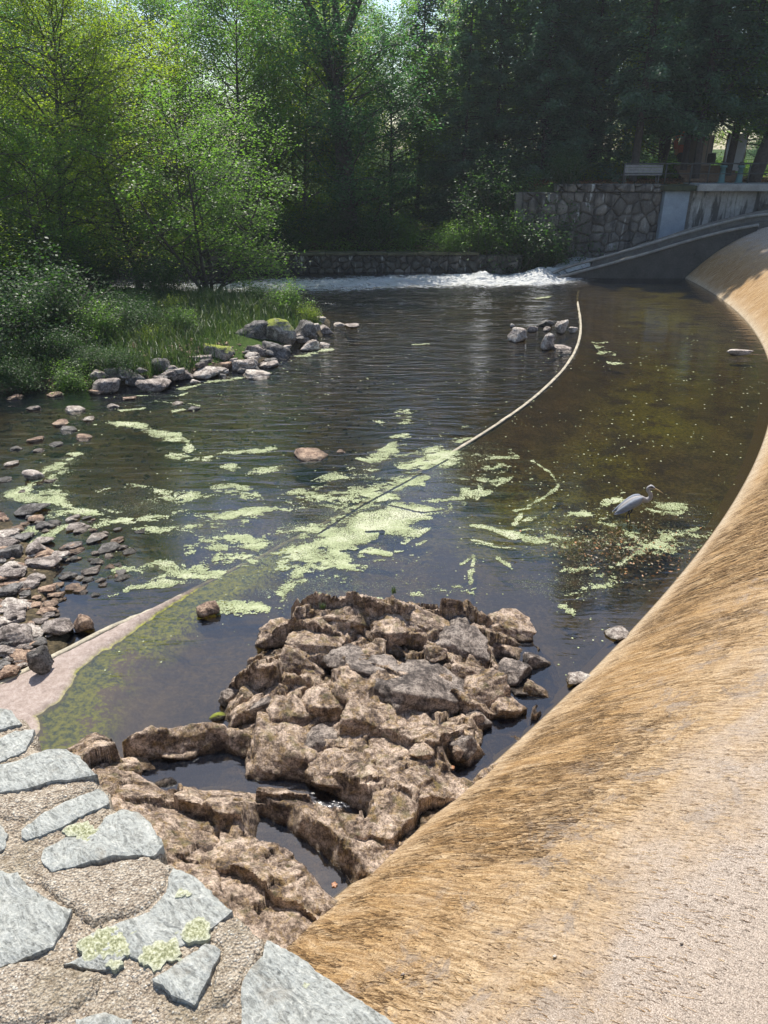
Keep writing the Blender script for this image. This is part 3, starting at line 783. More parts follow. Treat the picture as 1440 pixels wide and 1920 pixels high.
def boulder(x0, y0, x1, y1, label, mat='boulder', kind='rock', i=None, rz=None, tilt=0.0, dz=0.0, dr=0.75, base=0.0, group=None, name='boulder', cat='boulder'):
    """pixel box of a rock standing on the plane z=base -> rock of real size there"""
    w = (x1 - x0); h = (y1 - y0); cx = (x0 + x1) / 2
    t = depth_at(cx, y1, base); g = G(cx, y1, base)
    W = w * t / FPX
    phi = math.atan2(CAM_H - base, g[1])
    D = W * dr
    Hh = max((h * t / FPX - D * math.sin(phi) * 0.85) / math.cos(phi), W * 0.22)
    i = random.randrange(len(ROUND) if kind == 'round' else len(ROCKS)) if i is None else i
    sink = 0.22
    o = link(name, rock_data(kind, i, mat), None, (g[0], g[1] + D * 0.42, base + Hh * (0.5 - sink * 0.5) + dz), label=label, category=cat, group=group)
    o.scale = (W * 1.04, D, Hh * (1 + sink))
    o.rotation_euler = (random.uniform(-.08, .08), tilt, rz if rz is not None else random.choice([0, math.pi]) + random.uniform(-0.25, 0.25))
    return o

B = boulder
g1 = 'boulders along the wooded shore'
B(444, 590, 502, 646, 'tall grey slab boulder leaning left of the moss-capped one on the wooded shore', 'boulder_dark', i=0, tilt=0.45, base=0.25, group=g1)
B(497, 593, 555, 645, 'big pointed grey boulder with bright yellow moss on its crown', 'boulder_mossy', i=2, base=0.25, group=g1)
B(547, 598, 592, 640, 'dark boulder between the moss-capped boulder and the pale stone at the point', 'boulder_dark', i=1, base=0.15, group=g1)
B(588, 592, 612, 611, 'pale stone highest on the tip of the wooded point', 'boulder_pale', i=3, base=0.1, group=g1)
B(596, 608, 624, 627, 'brown stone at the very tip of the point, below the pale one', 'boulder', i=4, group=g1)
B(481, 636, 542, 675, 'broad dark boulder with a pale ledge at the waterline of the shore', 'boulder_dark', i=5, group=g1)
B(458, 642, 496, 678, 'egg-shaped speckled boulder standing left of the broad dark one', 'boulder', 'round', 0, group=g1)
B(383, 639, 436, 683, 'angular grey boulder with a small green plant on it', 'boulder_mossy', i=6, base=0.08, group=g1)
B(350, 662, 396, 693, 'blocky boulder above the long pale one at the waterline', 'boulder', i=7, base=0.05, group=g1)
B(357, 683, 420, 711, 'long low pale boulder lying at the water on the shore', 'boulder_pale', 'round', 1, group=g1)
B(434, 668, 481, 697, 'white-faced boulder between the long pale one and the egg-shaped one', 'boulder_pale', i=8, group=g1)
B(358, 623, 430, 648, 'long flat grey slab lying in the grass above the shore boulders', 'boulder', i=3, base=0.3, group=g1)
B(562, 635, 598, 659, 'pale wedge-shaped stone in the water off the point', 'boulder_pale', i=0, group=g1)
B(350, 646, 378, 665, 'small pale boulder half hidden by grass above the blocky one', 'boulder_pale', i=1, base=0.2, group=g1)
B(408, 676, 434, 694, 'small rusty brown stone wedged behind the long pale boulder', 'boulder_brown', 'round', 2, group=g1)
B(450, 692, 503, 712, 'flat pale rock barely above water below the white-faced boulder', 'boulder_pale', i=5, group=g1, dr=1.0)
B(480, 680, 520, 691, 'thin flat stone awash under the broad dark boulder', 'boulder', i=2, group=g1, dr=1.0)
B(171, 704, 222, 738, 'rounded grey boulder leftmost of the pair below the overhanging bushes', 'boulder', 'round', 2, group=g1)
B(254, 704, 314, 734, 'wide flat-topped boulder at the water, right of the rounded grey one', 'boulder', i=6, group=g1)
B(192, 684, 237, 716, 'dark boulder in the shade behind the rounded grey one', 'boulder_dark', i=7, base=0.1, group=g1)
B(235, 696, 278, 724, 'dark low boulder filling the gap behind the wide flat-topped one', 'boulder_dark', i=4, group=g1)
B(0, 676, 52, 706, 'black shaded boulder under the bushes at the left edge', 'boulder_dark', i=8, base=0.1, group=g1)
B(90, 690, 150, 722, 'black boulder in deep shade under the left bushes', 'boulder_dark', i=5, base=0.05, group=g1)
B(316, 694, 350, 714, 'small dark stone between the flat-topped boulder and the long pale one', 'boulder_dark', i=0, group=g1)
B(282, 668, 322, 702, 'dark stone sunk into the grass above the flat-topped boulder', 'boulder_dark', i=2, base=0.2, group=g1)
B(625, 603, 650, 613, 'flat pale stone awash beyond the tip of the point', 'boulder_pale', i=1, dr=1.2, group=g1)
B(645, 607, 672, 617, 'flat dark stone awash farthest from the point', 'boulder', i=3, dr=1.2, group=g1)
B(596, 640, 618, 652, 'low pale stone just right of the wedge-shaped one', 'boulder_pale', i=5, dr=1.2, group=g1)
g2 = 'rocks beside the thin weir lip'
B(953, 612, 989, 642, 'dark rock with a pale top, leftmost beside the thin lip', 'boulder_pale', i=1, group=g2)
B(989, 609, 1009, 623, 'small grey rounded rock second from the left of the mid-river cluster', 'boulder', 'round', 0, group=g2)
B(1009, 597, 1041, 614, 'dark slanted rock at the back of the mid-river cluster', 'boulder_dark', i=4, group=g2)
B(1018, 611, 1036, 622, 'small rock in front of the dark slanted one', 'boulder', 'round', 1, group=g2)
B(1042, 599, 1068, 626, 'white pointed rock standing near the thin lip', 'boulder_pale', i=6, group=g2)
B(1014, 624, 1040, 657, 'upright cream rock nearest the viewer in the mid-river cluster', 'boulder_pale', i=2, group=g2, dr=0.55)
B(1066, 612, 1084, 625, 'flat pale stone touching the thin lip', 'boulder_pale', i=3, group=g2)
B(1038, 648, 1076, 661, 'low dark stone with pale edge in front of the cream rock by the lip', 'boulder', i=5, group=g2, dr=1.2)
B(957, 606, 968, 614, 'tiny stone behind the leftmost mid-river rock', 'boulder_pale', i=0, group=g2)
B(366, 1126, 409, 1161, 'round tan rock alone in the water right of the bare apron', 'boulder_brown', 'round', 0)
B(392, 1331, 422, 1353, 'small rock covered in bright green moss left of the outcrop', 'boulder_mossy', 'round', 1)
B(538, 838, 612, 868, 'brown rock just breaking the surface mid-pool', 'boulder_brown', i=5, dr=1.1, dz=-0.09)
B(1066, 1258, 1114, 1288, 'flat tan rock in the narrow channel beside the dam', 'boulder_pale', i=8)
B(1140, 1184, 1184, 1202, 'thin flat pale rock against the foot of the dam', 'boulder_pale', i=2, dr=1.0)
g3 = 'stones of the muddy left bank'
for a in ((45, 1012, 92, 1046, 'grey stone at the top of the muddy left bank, below the duckweed', 'boulder', 4),
          (46, 1036, 105, 1069, 'flat light-topped stone with a shaded front on the left bank', 'boulder', 6),
          (2, 1050, 46, 1078, 'smooth brown stone left of the light-topped one on the left bank', 'boulder_brown', 1),
          (-12, 1018, 36, 1056, 'dark stone at the left frame edge below the duckweed', 'boulder_dark', 7),
          (-14, 1082, 36, 1106, 'long brown stone at the left edge of the bank', 'boulder_brown', 3),
          (27, 1086, 67, 1113, 'squarish grey stone right of the long brown one', 'boulder', 8),
          (-14, 1118, 61, 1155, 'large light wedge-shaped boulder of the left bank', 'boulder_pale', 0),
          (-8, 1142, 39, 1179, 'grey boulder just under the light wedge-shaped one', 'boulder', 5),
          (-10, 1163, 61, 1224, 'biggest pinkish boulder of the left bank', 'boulder', 2),
          (56, 1152, 129, 1199, 'dark angular boulder with a tan crest standing in the shallows', 'boulder', 4),
          (133, 1148, 171, 1186, 'small upright reddish rock right of the dark angular boulder', 'boulder_brown', 1),
          (44, 1193, 84, 1221, 'small dark stone tucked below the dark angular boulder', 'boulder_dark', 3),
          (2, 1218, 74, 1249, 'long flat stone lying at the edge of the bare apron', 'boulder', 8),
          (-30, 1244, 8, 1275, 'dark stone cut by the left edge above the apron', 'boulder_dark', 0)):
    B(*a[:5], mat=a[5], i=a[6], group=g3, base=0.03)
B(55, 1213, 99, 1260, 'tilted square block of dark stone lying alone on the bare apron', 'boulder_dark', i=7, base=0.10, rz=0.7, dr=0.5)
B(40, 878, 76, 902, 'pale rounded stone at the upper end of the left duckweed drift', 'boulder_pale', 'round', 2)
B(22, 940, 82, 968, 'short dark tubby log end lying in duckweed at the left', 'boulder_dark', 'round', 1, name='log', cat='log')
CW = {'boulder': 'mid-grey %s', 'boulder_brown': 'reddish-brown %s', 'boulder_dark': 'dark, nearly black %s', 'boulder_pale': 'pale %s'}
# shallow-water cobbles: look-alikes
g4 = 'cobbles of the shallows'
sp = [(110, 800, 32), (132, 776, 40), (160, 790, 26), (120, 812, 36), (150, 826, 34), (100, 838, 26), (60, 830, 30), (28, 845, 24), (70, 848, 20), (15, 875, 28), (5, 905, 26), (90, 905, 20),
      (180, 740, 36), (100, 745, 34), (60, 770, 30), (240, 750, 24), (20, 750, 30), (210, 765, 24), (330, 760, 22), (365, 770, 26), (150, 1000, 30), (178, 1016, 34), (215, 1022, 26), (140, 1040, 28), (180, 1060, 28),
      (120, 1082, 22), (240, 1040, 26), (205, 1068, 22), (100, 1105, 28), (75, 1130, 22), (150, 1105, 20), (260, 1000, 20), (640, 850, 18), (20, 1000, 34), (110, 1215, 14), (40, 925, 18), (25, 1262, 16), (105, 1130, 20), (200, 1038, 40), (165, 1078, 34), (228, 1090, 30)]
for k, (px, py, w) in enumerate(sp):
    B(px - w / 2, py - w * 0.42, px + w / 2, py, CW[(mk_ := random.choice(list(CW)))] % 'wet cobble awash in the shallow water at the left', mk_, i=random.randrange(9), group=g4, dr=1.0, dz=-0.02, name='cobble', cat='cobble')
r8 = np.random.default_rng(5)
for k in range(150):
    px, py = r8.uniform(-10, 1) + 235 * r8.random() ** 1.4, r8.uniform(975, 1275); g = G(px, py)
    if py > 1290 - px * .6 or (px > 120 and py > 1120): continue
    w = r8.uniform(14, 52) * (1 - px / 420)
    B(px - w / 2, py - w * .5, px + w / 2, py, CW[(mk_ := random.choice(list(CW)))] % (('flat larger stone' if w > 28 else 'small stone') + (' at the waterline' if px > 95 else '') + ' of the muddy left bank'), mk_, i=int(r8.integers(9)), group='rubble stones of the left bank', dr=.9, base=float(max(bed_h(np.array([g[0]]), np.array([g[1]]))[0][0], 0)), name='rubble_stone', cat='stone')
for k in range(46):
    px, py = r8.uniform(170, 600), 0; py = np.interp(px, [170, 310, 420, 520, 600], [735, 728, 706, 680, 640]) - r8.uniform(-6, 34); g = G(px, py)
    w = r8.uniform(14, 34)
    B(px - w / 2, py - w * .6, px + w / 2, py, CW[(mk_ := random.choice(['boulder', 'boulder_dark', 'boulder_dark', 'boulder_pale']))] % ('small angular stone ' + ('near the point' if px > 400 else 'in the left half') + ' of the shore rock pile'), mk_, i=int(r8.integers(9)), group='filler stones of the shore rock pile', dr=.9, base=float(max(bed_h(np.array([g[0]]), np.array([g[1]]))[0][0], 0)) * .7, name='rubble_stone', cat='stone')
# pebbles on the bed: nobody could count them
mb = MB()
src = rock_mesh('pebble', 99, 2, 8, 10, 0.03)
pv = np.array([v.co[:] for v in src.vertices]); pf = np.array([f.vertices[:] for f in src.polygons])
N = 3200
px = rng.uniform(-11, 0.5, N * 2); py = rng.uniform(8, 27, N * 2)
dens = sst(lip_x(py) - px, 0.2, 3.0) * (0.35 + 0.65 * sst(px, -2, -5)) * (fbm(px * 0.6, py * 0.6, 3, 600) + 0.5)
k = rng.random(N * 2) < dens; px, py = px[k][:N], py[k][:N]
ph = bed_h(px, py)[0]
for x, y, z in zip(px, py, ph):
    s = rng.uniform(0.04, 0.2) * rng.uniform(0.5, 1)
    a = rng.uniform(0, 6.28); c_, s_ = math.cos(a), math.sin(a)
    q = pv * [s, s * rng.uniform(0.6, 1), s * 0.6]
    q = np.stack([q[:, 0] * c_ - q[:, 1] * s_, q[:, 0] * s_ + q[:, 1] * c_, q[:, 2]], 1)
    mb.add(q + [x, y, z + s * 0.12], pf)
o = mb.obj('pebbles', M['boulder_brown'], None, True); o['kind'] = 'stuff'; o['label'] = 'brown pebbles strewn over the shallow riverbed'; o['category'] = 'pebbles'

# angular blocks wedged into the outcrop
M['bedrock_grey'] = rock_mat('bedrock_grey', (0.34, 0.285, 0.24), (0.165, 0.135, 0.115), (0.06, 0.048, 0.042), scale=1.5, bs=1.0)
WEDGE = []
for i_ in range(8):
    me = rock_mesh('rock_block', 130 + i_, 5, 40, 7 + i_ % 3, 0.055); me.materials.clear(); me.materials.append(M['bedrock']); WEDGE.append(me)
    m2 = me.copy(); m2.materials.clear(); m2.materials.append(M['bedrock_grey']); WEDGE.append(m2)
def wedge(px, py, w, h, i, rz, tilt, z=0.15, dr=0.7, name='rock_block'):
    """px, py: middle of the foot of the visible block"""
    t_ = depth_at(px, py, z); g = G(px, py, z); W = w * t_ / FPX; Hh = h * t_ / FPX * 1.15
    W *= 1.1; Hh *= .85; z -= 0.14
    o = link(name, WEDGE[i], outcrop, (g[0], g[1] + W * dr * .4, z + Hh * .14)); o.scale = (W, W * dr * 1.2, Hh * 1.35); o.rotation_euler = (random.uniform(-.35, .1), tilt * 2.2, rz - 0.12)
r9 = np.random.default_rng(91)
for k_ in range(45):
    px9, py9 = r9.uniform(450, 1020), r9.uniform(1160, 1480); g9 = G(px9, py9, .15)
    if poly_sd(np.array(g9[0]), np.array(g9[1]), ROCKA) < .12 or min(poly_sd(np.array(g9[0]), np.array(g9[1]), P_) for P_ in POOLS) > -9 and max(poly_sd(np.array(g9[0]), np.array(g9[1]), P_) for P_ in POOLS) > -.1: continue
    hh9 = float(rock_h(np.array([g9[0]]), np.array([g9[1]]))[0][0]); w9 = r9.uniform(24, 62)
    wedge(px9, py9, w9, w9 * r9.uniform(.4, .7), int(r9.integers(0, 16)), r9.normal(-.15, .4), r9.normal(.1, .25), max(hh9, 0) + .04, r9.uniform(.5, .9))
for a in ((700, 1275, 110, 60, 1, -.15, .12, .30), (790, 1330, 175, 75, 3, -.1, .1, .25), (910, 1310, 95, 60, 4, .2, -.1, .2), (870, 1225, 100, 50, 5, -.3, .2, .3), (740, 1190, 90, 45, 2, .2, .1, .3),
          (640, 1170, 140, 50, 0, .1, -.1, .25), (560, 1260, 90, 50, 6, .1, .2, .25), (500, 1330, 80, 55, 8, .3, -.1, .2), (540, 1370, 110, 70, 10, -.4, .2, .2), (610, 1335, 95, 60, 12, .2, .1, .3), (530, 1445, 170, 75, 14, -.25, .12, .15),
          (700, 1385, 130, 70, 6, .1, .1, .25), (660, 1470, 150, 80, 8, -.2, .1, .12), (790, 1450, 110, 45, 0, .1, 0, .1), (880, 1395, 60, 45, 2, .4, .2, .1), (960, 1185, 90, 40, 4, -.2, .1, .15), (1010, 1245, 50, 35, 7, .3, .1, .08),
          (960, 1270, 80, 40, 9, .1, .1, .15), (1012, 1302, 55, 32, 6, -.2, .1, .06), (955, 1330, 70, 40, 12, .2, .1, .12), (820, 1290, 80, 40, 10, -.2, .1, .3), (350, 1415, 110, 45, 8, -.1, .1, .05), (260, 1440, 60, 30, 12, .1, .1, .05),
          (305, 1475, 42, 32, 15, .3, 0, .05), (215, 1450, 80, 40, 0, .1, .1, .25), (220, 1500, 70, 36, 2, .5, .1, .3), (430, 1310, 45, 36, 11, .2, .1, .12), (590, 1220, 110, 40, 2, .1, .1, .3), (810, 1180, 110, 34, 6, -.1, .1, .28), (900, 1350, 50, 30, 13, .1, .1, .15),
          (720, 1340, 60, 34, 15, .5, .1, .3), (420, 1400, 60, 30, 4, .2, .1, .05), (650, 1240, 80, 36, 9, -.2, .1, .32), (520, 1200, 80, 40, 4, .2, .1, .12), (880, 1180, 70, 36, 13, .2, .1, .22), (600, 1400, 70, 44, 5, .3, .1, .25), (745, 1425, 90, 40, 12, -.2, .1, .15)):
    wedge(*a)

# ---------------------------------------------------------------- duckweed and froth floating on the water
def floats(name, strokes, cell, mat, seed, z0=0.004, size=1.0, label='', cat='duckweed'):
    r = np.random.default_rng(seed)
    pts = np.concatenate([GP(s[0]) for s in strokes])
    lo, hi = pts.min(0) - 1.2, pts.max(0) + 1.2
    Vs, Fs, As, n0 = [], [], [], 0
    for px_, wpx, dens, swirl in strokes:
        P = GP(px_); tm = np.mean([depth_at(a, b) for a, b in px_]); w = wpx * tm / FPX
        c = cell * max(0.8, tm / 14)
        w = w * (1.25 if wpx > 6 else 1.0)
        lo, hi = P.min(0) - w * 2.4 - .2, P.max(0) + w * 2.4 + .2
        x, y = np.meshgrid(np.arange(lo[0], hi[0], c), np.arange(lo[1], hi[1], c), indexing='ij')
        x = x.ravel() + r.uniform(-c, c, x.size) * 0.6; y = y.ravel() + r.uniform(-c, c, y.size) * 0.6
        sx = x + 0.55 * swirl * fbm(x * 0.8, y * 0.8, 3, 700) + 0.2 * swirl * fbm(x * 2.7, y * 2.7, 3, 702)
        sy = y + 0.55 * swirl * fbm(x * 0.8, y * 0.8, 3, 710) + 0.2 * swirl * fbm(x * 2.7, y * 2.7, 3, 712)
        d = line_d(sx, sy, P) / w
        fil = 1 - np.abs(fbm(sx * 1.7, sy * 3.4, 5, 720, 0.62)) * 9
        q = dens * 0.95 * (1 - np.clip(d, 0, 2) ** 1.2) + 3.0 * fbm(sx * 1.5, sy * 2.6, 5, 725, 0.6) + 0.28 * np.clip(fil, -1.5, 1) + 1.2 * fbm(x * 10, y * 13, 4, 730, 0.7)
        k = (q > 0.42 + np.abs(r.normal(0, 0.15, x.size))) & (d < 2.4)
        soft = r.random(x.size) < (0.22 if wpx > 12 else 0.08) * np.clip(1.25 - d * 0.55, 0, 1) * np.clip(1 + 3 * fbm(sx * 1.2, sy * 2.2, 3, 740), 0, 2)
        k |= soft
        for hp, hw in HOLES: k &= line_d(x + .03 * fbm(x * 6, y * 6, 2, 1), y, GP(hp)) > hw
        k &= (np.hypot(x - DC[0], y - DC[1]) - DR < -0.02)
        sm = (soft & ~(q > .42))[k]; x, y, q = x[k], y[k], q[k]
        m = len(x)
        sz = c * size * r.uniform(0.5, 1.0, m) * np.where(sm, 0.42, 1.0); an = r.uniform(0, 6.28, m)
        kk = np.arange(5)
        V = np.stack([x[:, None] + sz[:, None] * np.cos(an[:, None] + kk * 1.2566) * r.uniform(0.6, 1.15, (m, 5)), y[:, None] + sz[:, None] * np.sin(an[:, None] + kk * 1.2566) * r.uniform(0.6, 1.15, (m, 5)),
                      z0 + r.uniform(0, 0.006, (m, 1)) + r.normal(0, 0.0015, (m, 5))], -1)
        Vs.append(V.reshape(-1, 3)); Fs.append(np.arange(m * 5).reshape(m, 5) + n0); n0 += m * 5
        As.append(np.repeat(np.clip(0.36 + 0.30 * (q - 0.3) + 1.1 * fbm(x * 2.5, y * 4, 4, 745) + r.normal(0, 0.14, m), 0, 1), 5))
    me = mk_mesh(name, np.concatenate(Vs), [np.concatenate(Fs)], mat, False, {'var': np.concatenate(As)})
    return link(name, me, kind='stuff', label=label, category=cat)

HOLES = [([(664, 1036), (690, 1024), (712, 1012), (718, 996), (688, 998)], .05), ([(600, 1000), (680, 948), (760, 905), (840, 862)], .035), ([(730, 948), (790, 962), (830, 958)], .04)]
DW = [([(520, 1060), (600, 1000), (720, 920), (840, 860)], 50, -0.2, 1.0), ([(470, 1010), (560, 1080), (700, 1090)], 45, -0.1, 1.0), ([(350, 985), (420, 985), (480, 1020), (540, 1050)], 26, 0.55, 1.0), ([(230, 940), (330, 960), (420, 940)], 26, -0.25, 1.0), ([(690, 985), (770, 960)], 46, 2.9, 0.25), ([(640, 1005), (720, 990)], 38, 2.6, 0.3), ([(600, 1000), (640, 1020)], 30, 1.3, 0.6),
      ([(560, 1010), (700, 930), (800, 880), (850, 852)], 30, 0.85, 0.5), ([(620, 960), (700, 915), (790, 880)], 34, 0.75, 0.7), ([(520, 1105), (560, 1075), (640, 1050)], 26, 0.85, 1.0),
      ([(530, 1040), (580, 1060), (600, 1010)], 34, 0.7, 1.0), ([(400, 990), (470, 1005), (540, 1030)], 22, 0.72, 1.0), ([(370, 985), (430, 990)], 14, 0.8, 0.8),
      ([(690, 880), (740, 872), (850, 850)], 12, 0.8, 0.7), ([(680, 862), (760, 856)], 8, 0.8, 0.5), ([(760, 950), (815, 955)], 14, 1.5, 0.4), ([(520, 1110), (640, 1095)], 22, 0.3, 1.0),
      ([(200, 790), (260, 798), (300, 812), (345, 830)], 11, 0.95, 0.7), ([(330, 815), (352, 830), (360, 845)], 9, 1.0, 0.6), ([(320, 850), (370, 855), (420, 850), (470, 845), (505, 842)], 12, 0.85, 0.8), ([(415, 875), (460, 888), (515, 878)], 13, 0.95, 0.6),
      ([(225, 770), (268, 766)], 6, 1.0, 0.4), ([(180, 795), (220, 792)], 6, 0.8, 0.4), ([(150, 850), (100, 880), (50, 912), (20, 928)], 13, 1.1, 0.6), ([(30, 925), (100, 940), (165, 965)], 15, 1.0, 0.8), ([(120, 870), (100, 905), (115, 960)], 16, 0.55, 0.9),
      ([(60, 990), (20, 1012)], 14, 1.3, 0.5), ([(110, 990), (60, 1020), (30, 1035)], 12, 1.1, 0.6), ([(230, 1062), (300, 1062), (400, 1082)], 20, 0.85, 0.9), ([(215, 1115), (250, 1098), (330, 1090)], 12, 0.8, 0.9), ([(180, 985), (230, 975)], 10, 0.5, 0.8),
      ([(240, 730), (330, 742), (350, 735)], 5, 0.8, 0.5), ([(345, 728), (400, 715), (470, 706), (505, 700)], 7, 1.1, 0.4), ([(290, 752), (350, 755), (375, 762)], 5, 0.8, 0.5), ([(330, 770), (390, 755)], 5, 0.6, 0.5), ([(560, 668), (620, 655)], 7, 0.8, 0.4), ([(200, 745), (280, 742)], 4, 0.8, 0.4),
      ([(888, 985), (925, 990), (960, 1003)], 11, 1.9, 0.35), ([(888, 1014), (920, 1021)], 5, 1.9, 0.2), ([(965, 957), (988, 953)], 6, 1.9, 0.2), ([(1000, 865), (1035, 890), (1052, 912), (1010, 938), (985, 950), (962, 985)], 4, 0.9, 0.3),
      ([(1000, 900), (1060, 905)], 4, 0.3, 0.6), ([(1240, 945), (1290, 955)], 14, 0.95, 0.8), ([(1210, 955), (1340, 965)], 10, 0.45, 0.8), ([(1130, 955), (1165, 930)], 8, 0.6, 0.8), ([(1090, 965), (1150, 975)], 12, 0.35, 0.9), ([(1060, 1000), (1250, 1005)], 32, 0.12, 1.0),
      ([(1140, 1062), (1200, 1035), (1300, 990)], 7, 0.65, 0.5), ([(1040, 1015), (1080, 1060)], 14, 0.25, 1.0), ([(1010, 1090), (1060, 1110), (1110, 1090)], 20, 0.55, 1.0), ([(1045, 1140), (1070, 1150)], 10, 0.45, 0.9), ([(1140, 1080), (1090, 1120)], 10, 0.5, 0.9),
      ([(860, 1060), (890, 1045), (870, 1090)], 6, 0.85, 0.6), ([(785, 1105), (850, 1100)], 7, 0.6, 0.8), ([(700, 1035), (760, 1030), (800, 1015)], 5, 0.7, 0.6), ([(770, 1068), (820, 1062)], 7, 0.8, 0.6), ([(820, 1012), (880, 1022), (970, 1030)], 3, 0.6, 0.6), ([(930, 1045), (960, 1060)], 6, 0.7, 0.6),
      ([(560, 1120), (760, 1095), (880, 1110)], 10, 0.35, 1.0), ([(740, 820), (765, 815)], 6, 0.6, 0.6), ([(715, 845), (755, 840)], 5, 0.7, 0.5), ([(775, 646), (805, 644)], 4, 1.0, 0.3), ([(1005, 560), (1030, 556)], 5, 1.3, 0.3), ([(800, 830), (880, 800)], 5, 0.3, 0.6), ([(715, 790), (760, 775), (770, 795)], 9, 0.3, 1.0),
      ([(1125, 640), (1150, 680)], 6, 0.0, 0.8)]
floats('duckweed', DW, 0.0185, M['duckweed'], 5, label='pale green duckweed drifting in swirls on the pool', size=1.0)
# single specks over the pool
N = 5200
fx = rng.uniform(-9, 16, N * 3); fy = rng.uniform(8.5, 36, N * 3)
a = fx - lip_x(fy); q = np.hypot(fx - DC[0], fy - DC[1]) - DR
dn = np.where(a > 0, 0.5, 0.25) * (fbm(fx * 0.5, fy * 0.5, 4, 760) * 1.6 + 0.4) * sst(fy, 34, 14)
dn = dn + 0.5 * np.exp(-(((fx - 5.0) / 2.6) ** 2 + ((fy - 13) / 2.2) ** 2))
k = (rng.random(N * 3) < dn) & (q < -0.05); fx, fy = fx[k][:N], fy[k][:N]; m = len(fx)
sz = rng.uniform(0.006, 0.022, m) * np.clip(fy / 14, 0.8, 1.6); an = rng.uniform(0, 6.28, m)
V = np.stack([fx[:, None] + sz[:, None] * np.cos(an[:, None] + np.arange(5) * 1.2566), fy[:, None] + sz[:, None] * np.sin(an[:, None] + np.arange(5) * 1.2566), np.full((m, 5), 0.006)], -1)
link('duckweed_specks', mk_mesh('duckweed_specks', V.reshape(-1, 3), [np.arange(m * 5).reshape(m, 5)], M['duckweed'], False, {'var': np.repeat(rng.uniform(0.1, 0.9, m), 5)}), kind='stuff', label='loose duckweed specks scattered over the pool', category='duckweed')
# sunken leaves and weed round the heron
N = 2200
fx, fy = rng.normal(G(1165, 1025)[0], 0.8, N), rng.normal(G(1165, 1025)[1], 0.5, N)
M['weed'] = leaf_mat('weed', (0.05, 0.04, 0.015), (0.14, 0.10, 0.045), (0.42, 0.20, 0.08), 0.1)
sz = rng.uniform(0.012, 0.045, N); an = rng.uniform(0, 6.28, N)
kk = np.arange(4)
V = np.stack([fx[:, None] + (sz[:, None] * np.cos(an[:, None] + kk * 1.57)) * [1, .5, 1, .5], fy[:, None] + sz[:, None] * np.sin(an[:, None] + kk * 1.57) * [1, .5, 1, .5], rng.uniform(-0.05, 0.02, (N, 1)) + rng.normal(0, 0.008, (N, 4))], -1)
link('weed_litter', mk_mesh('weed_litter', V.reshape(-1, 3), [np.arange(N * 4).reshape(N, 4)], M['weed'], False, {'var': np.repeat(rng.random(N) ** 2, 4)}), kind='stuff', label='brown leaf litter and weed matted on the water round the heron', category='leaf litter')
B(1365, 661, 1412, 667, 'thin pale plank-like strip floating by the foot of the dam', 'boulder_pale', i=3, name='driftwood', cat='driftwood', dr=0.3)

# ---------------------------------------------------------------- heron
hm_grey = simple_mat('heron_grey', (0.23, 0.25, 0.28), 0.8, 0.22, 22, 0.5, obj=True)
hm_pale = simple_mat('heron_neck', (0.31, 0.295, 0.285), 0.8, 0.2, 30, 0.3, obj=True)
hm_white = simple_mat('heron_white', (0.75, 0.73, 0.69), 0.8, 0.1, 20, 0.2, obj=True)
hm_black = simple_mat('heron_black', (0.02, 0.02, 0.028), 0.6, 0.2, 20, 0.1, obj=True)
hm_bill = simple_mat('heron_bill', (0.48, 0.36, 0.17), 0.5, 0.15, 20, 0.1, obj=True)
hx, hy = G(1178, 981)
heron = thing('heron', 'grey heron wading in the shallow pool with its neck drawn in', 'heron', (hx, hy, 0))
def smooth_path(P, n=6):
    P = np.asarray(P, float); out = []
    for i in range(len(P) - 1):
        p0 = P[max(i - 1, 0)]; p1 = P[i]; p2 = P[i + 1]; p3 = P[min(i + 2, len(P) - 1)]
        for k in range(n):
            t_ = k / n
            out.append(0.5 * ((2 * p1) + (-p0 + p2) * t_ + (2 * p0 - 5 * p1 + 4 * p2 - p3) * t_ ** 2 + (-p0 + 3 * p1 - 3 * p2 + p3) * t_ ** 3))
    out.append(P[-1]); return np.array(out)
def loft(path, n=14, fw=1.0):
    q = smooth_path(path); mb = MB(); mb.tube(q[:, :3], np.maximum(q[:, 3], 0.002), n, sq=(fw, 1)); return mb
def XZ(lst): return [(a, 0, b, c) for a, b, c in lst]
loft(XZ([(-.27, .265, .012), (-.22, .30, .050), (-.12, .365, .088), (0, .44, .112), (.10, .50, .108), (.17, .535, .082), (.22, .53, .066),
         (.27, .515, .056), (.32, .53, .050), (.355, .57, .045), (.362, .62, .041), (.335, .672, .038), (.30, .715, .037), (.285, .755, .038), (.30, .79, .041), (.34, .798, .042), (.38, .785, .034), (.41, .772, .022)]), 18, 0.85).obj('body', hm_pale, heron, True)
for sgn in (-1, 1):
    w = loft([(-.335, .05 * sgn, .235, .006), (-.27, .06 * sgn, .285, .030), (-.15, .075 * sgn, .365, .062), (-.02, .085 * sgn, .455, .085), (.08, .085 * sgn, .525, .082), (.15, .07 * sgn, .575, .050), (.185, .055 * sgn, .585, .015)], 14, 0.75)
    w.obj('wing', hm_grey, heron, True)
    mb = MB()
    for j in range(6):
        a = j / 5
        mb.tube(smooth_path([(-.34 + .02 * j, .075 * sgn, .232 + .012 * j), (-.20 + .03 * j, .122 * sgn, .285 + .026 * j), (-.03 + .02 * j, .135 * sgn, .385 + .03 * j)]), 0.006, 5)
    mb.obj('flight_feathers', simple_mat('feather%d' % sgn, (0.20, 0.22, 0.27), 0.8, 0.2, 20, 0.2), heron, True)
loft(XZ([(-.30, .225, .012), (-.20, .255, .026), (-.08, .30, .030), (0.0, .335, .02)]), 10, 1.6).obj('tail', hm_black, heron, True)
